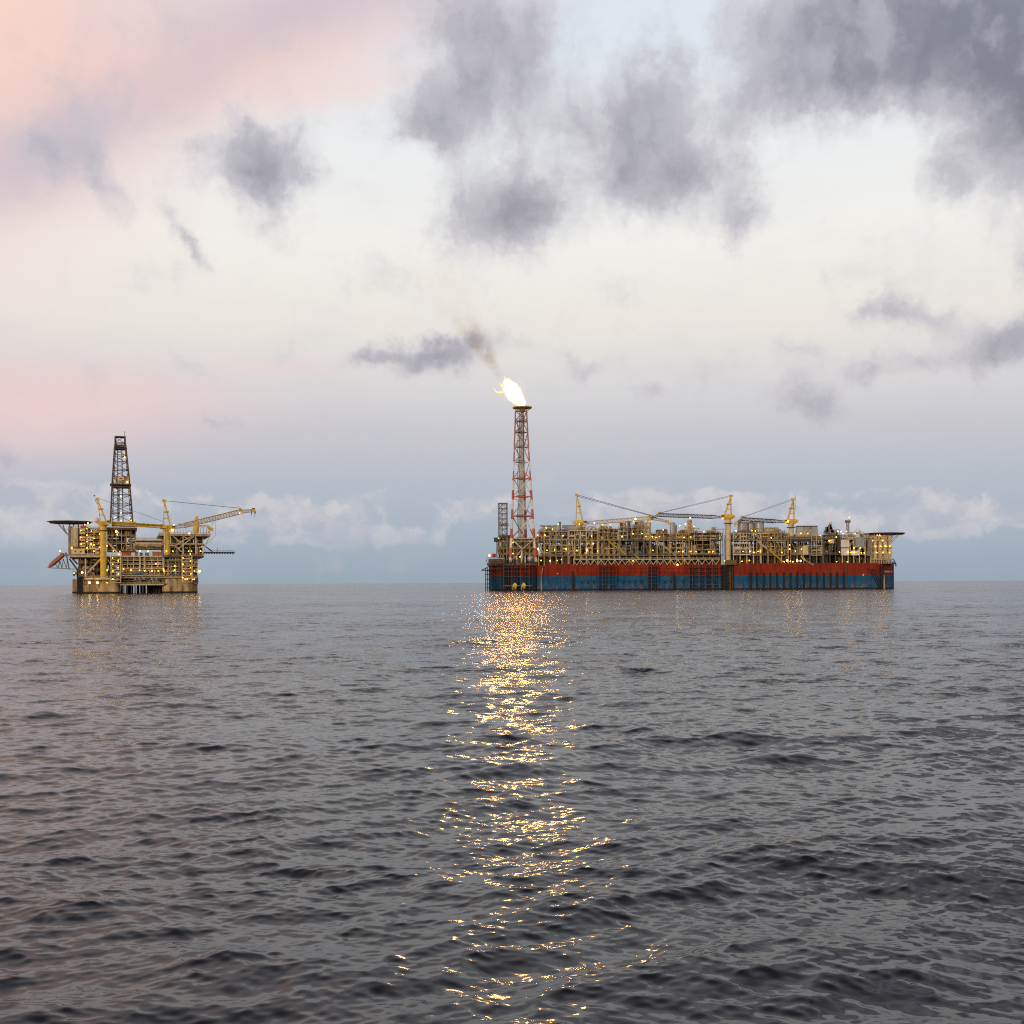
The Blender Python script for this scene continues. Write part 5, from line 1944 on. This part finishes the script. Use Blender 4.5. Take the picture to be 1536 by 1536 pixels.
# deck cargo: containers standing on the main deck, each a thing of its own
cargo = [(183, 197, 827, 832.6, 'red', 'dark red cargo container beside the left stair tower on the main deck'),
         (203, 207, 826.5, 832.6, 'red', 'short red cargo box between the long dark red and the orange containers'),
         (229, 243, 826.5, 832.6, 'orange', 'faded orange cargo container at the right end of the main deck gap'),
         (210, 214, 828, 832.6, 'dark', 'small black crate right of the short red cargo box'),
         (218, 224, 828, 832.6, 'brown', 'brown tool crate left of the faded orange cargo container')]
for a, b, c, d, m_, lab in cargo:
    w_ = A(b) - A(a)
    h_ = B(a, c) - B(a, d)
    root = empty('cargo_container', PW(A((a + b) / 2), 1.6, B((a + b) / 2, 833.5)))
    root.rotation_euler = (0, 0, PTH)
    tag(root, lab, 'container', 'cargo on the platform main deck')
    mb = MB().box(-w_ / 2, w_ / 2, -1.1, 1.1, .02, h_)
    for k in range(int(w_ / .45)):
        mb.box(-w_ / 2 + k * .45 + .1, -w_ / 2 + k * .45 + .25, -1.16, -1.103, .15, h_ - .15)
    mb.build('container_body', M[m_], root)
    f2 = MB()
    for sx in (-1, 1):
        f2.box(sx * w_ / 2 - .08, sx * w_ / 2 + .08, -1.2, -1.0, .02, h_ + .06)
    f2.build('corner_post', M['dark'], root)

# platform lamps
def P2(x, y): return 60 + x * .1172, 740 + y * .1172
def P3(x, y): return 220 + x * .1172, 740 + y * .1172
K2 = [(255, 740, 1), (408, 697, 1), (525, 475, 0), (525, 565, 0), (530, 650, 0), (617, 383, 1), (600, 450, 0), (660, 485, 0), (603, 535, 0), (692, 575, 0), (603, 618, 0), (655, 650, 1), (692, 658, 0), (764, 520, 0), (764, 692, 0), (692, 740, 0),
      (437, 1020, 0), (540, 1015, 2), (634, 1143, 2), (735, 1143, 2), (860, 1143, 0), (862, 985, 1), (930, 828, 0), (1003, 865, 0), (933, 907, 0), (1003, 950, 0), (933, 992, 0), (1003, 1033, 0), (930, 1100, 1), (980, 488, 2), (992, 530, 0),
      (1010, 780, 1), (940, 740, 0), (1022, 745, 0), (1280, 740, 0), (1388, 740, 0), (1070, 970, 1), (1165, 982, 1), (1275, 985, 0), (1340, 990, 1), (1435, 990, 1), (1515, 995, 0), (965, 310, 0), (1040, 350, 0), (1155, 310, 0), (1170, 350, 0),
      (1040, 250, 0), (1040, 35, 0), (860, 672, 0), (605, 700, 0), (575, 400, 0)]
K3 = [(20, 742, 0), (350, 405, 1), (330, 470, 2), (550, 512, 1), (255, 740, 0), (337, 740, 0), (540, 740, 0), (575, 740, 0), (560, 775, 0), (692, 740, 1), (472, 822, 0), (563, 865, 0), (465, 907, 0), (563, 948, 0), (475, 995, 0), (565, 1030, 0),
      (463, 1077, 0), (495, 1100, 0), (520, 1100, 0), (592, 1100, 0), (612, 1100, 0), (613, 990, 0), (677, 997, 2), (215, 970, 0), (220, 992, 0), (148, 995, 0), (357, 985, 1), (362, 930, 0), (1195, 255, 0), (120, 902, 0)]
pl = []
for lst, fn in ((K2, P2), (K3, P3)):
    for i, (x, y, s_) in enumerate(lst):
        px, py = fn(x, y)
        yy = -.6
        if 165 < px < 182 and 832 < py < 876: yy = -4.6
        if 272 < px < 289 and 832 < py < 876: yy = -4.6
        if py < 782 and px < 200: yy = 8
        if px < 115 and py > 820: yy = 1.2
        if py > 868 and px < 165: yy = -4.2
        pl.append((A(px, yy), yy, B(px, py, yy), (.24, .34, .62)[s_], 'lampw' if s_ == 2 else 'lamp'))
for (px, py) in ((191.5, 723), (188, 686)):
    pl.append((A(px, 9), 9, B(px, py, 9), .36, 'lampw'))
put_lamps(plat, pl, 100)
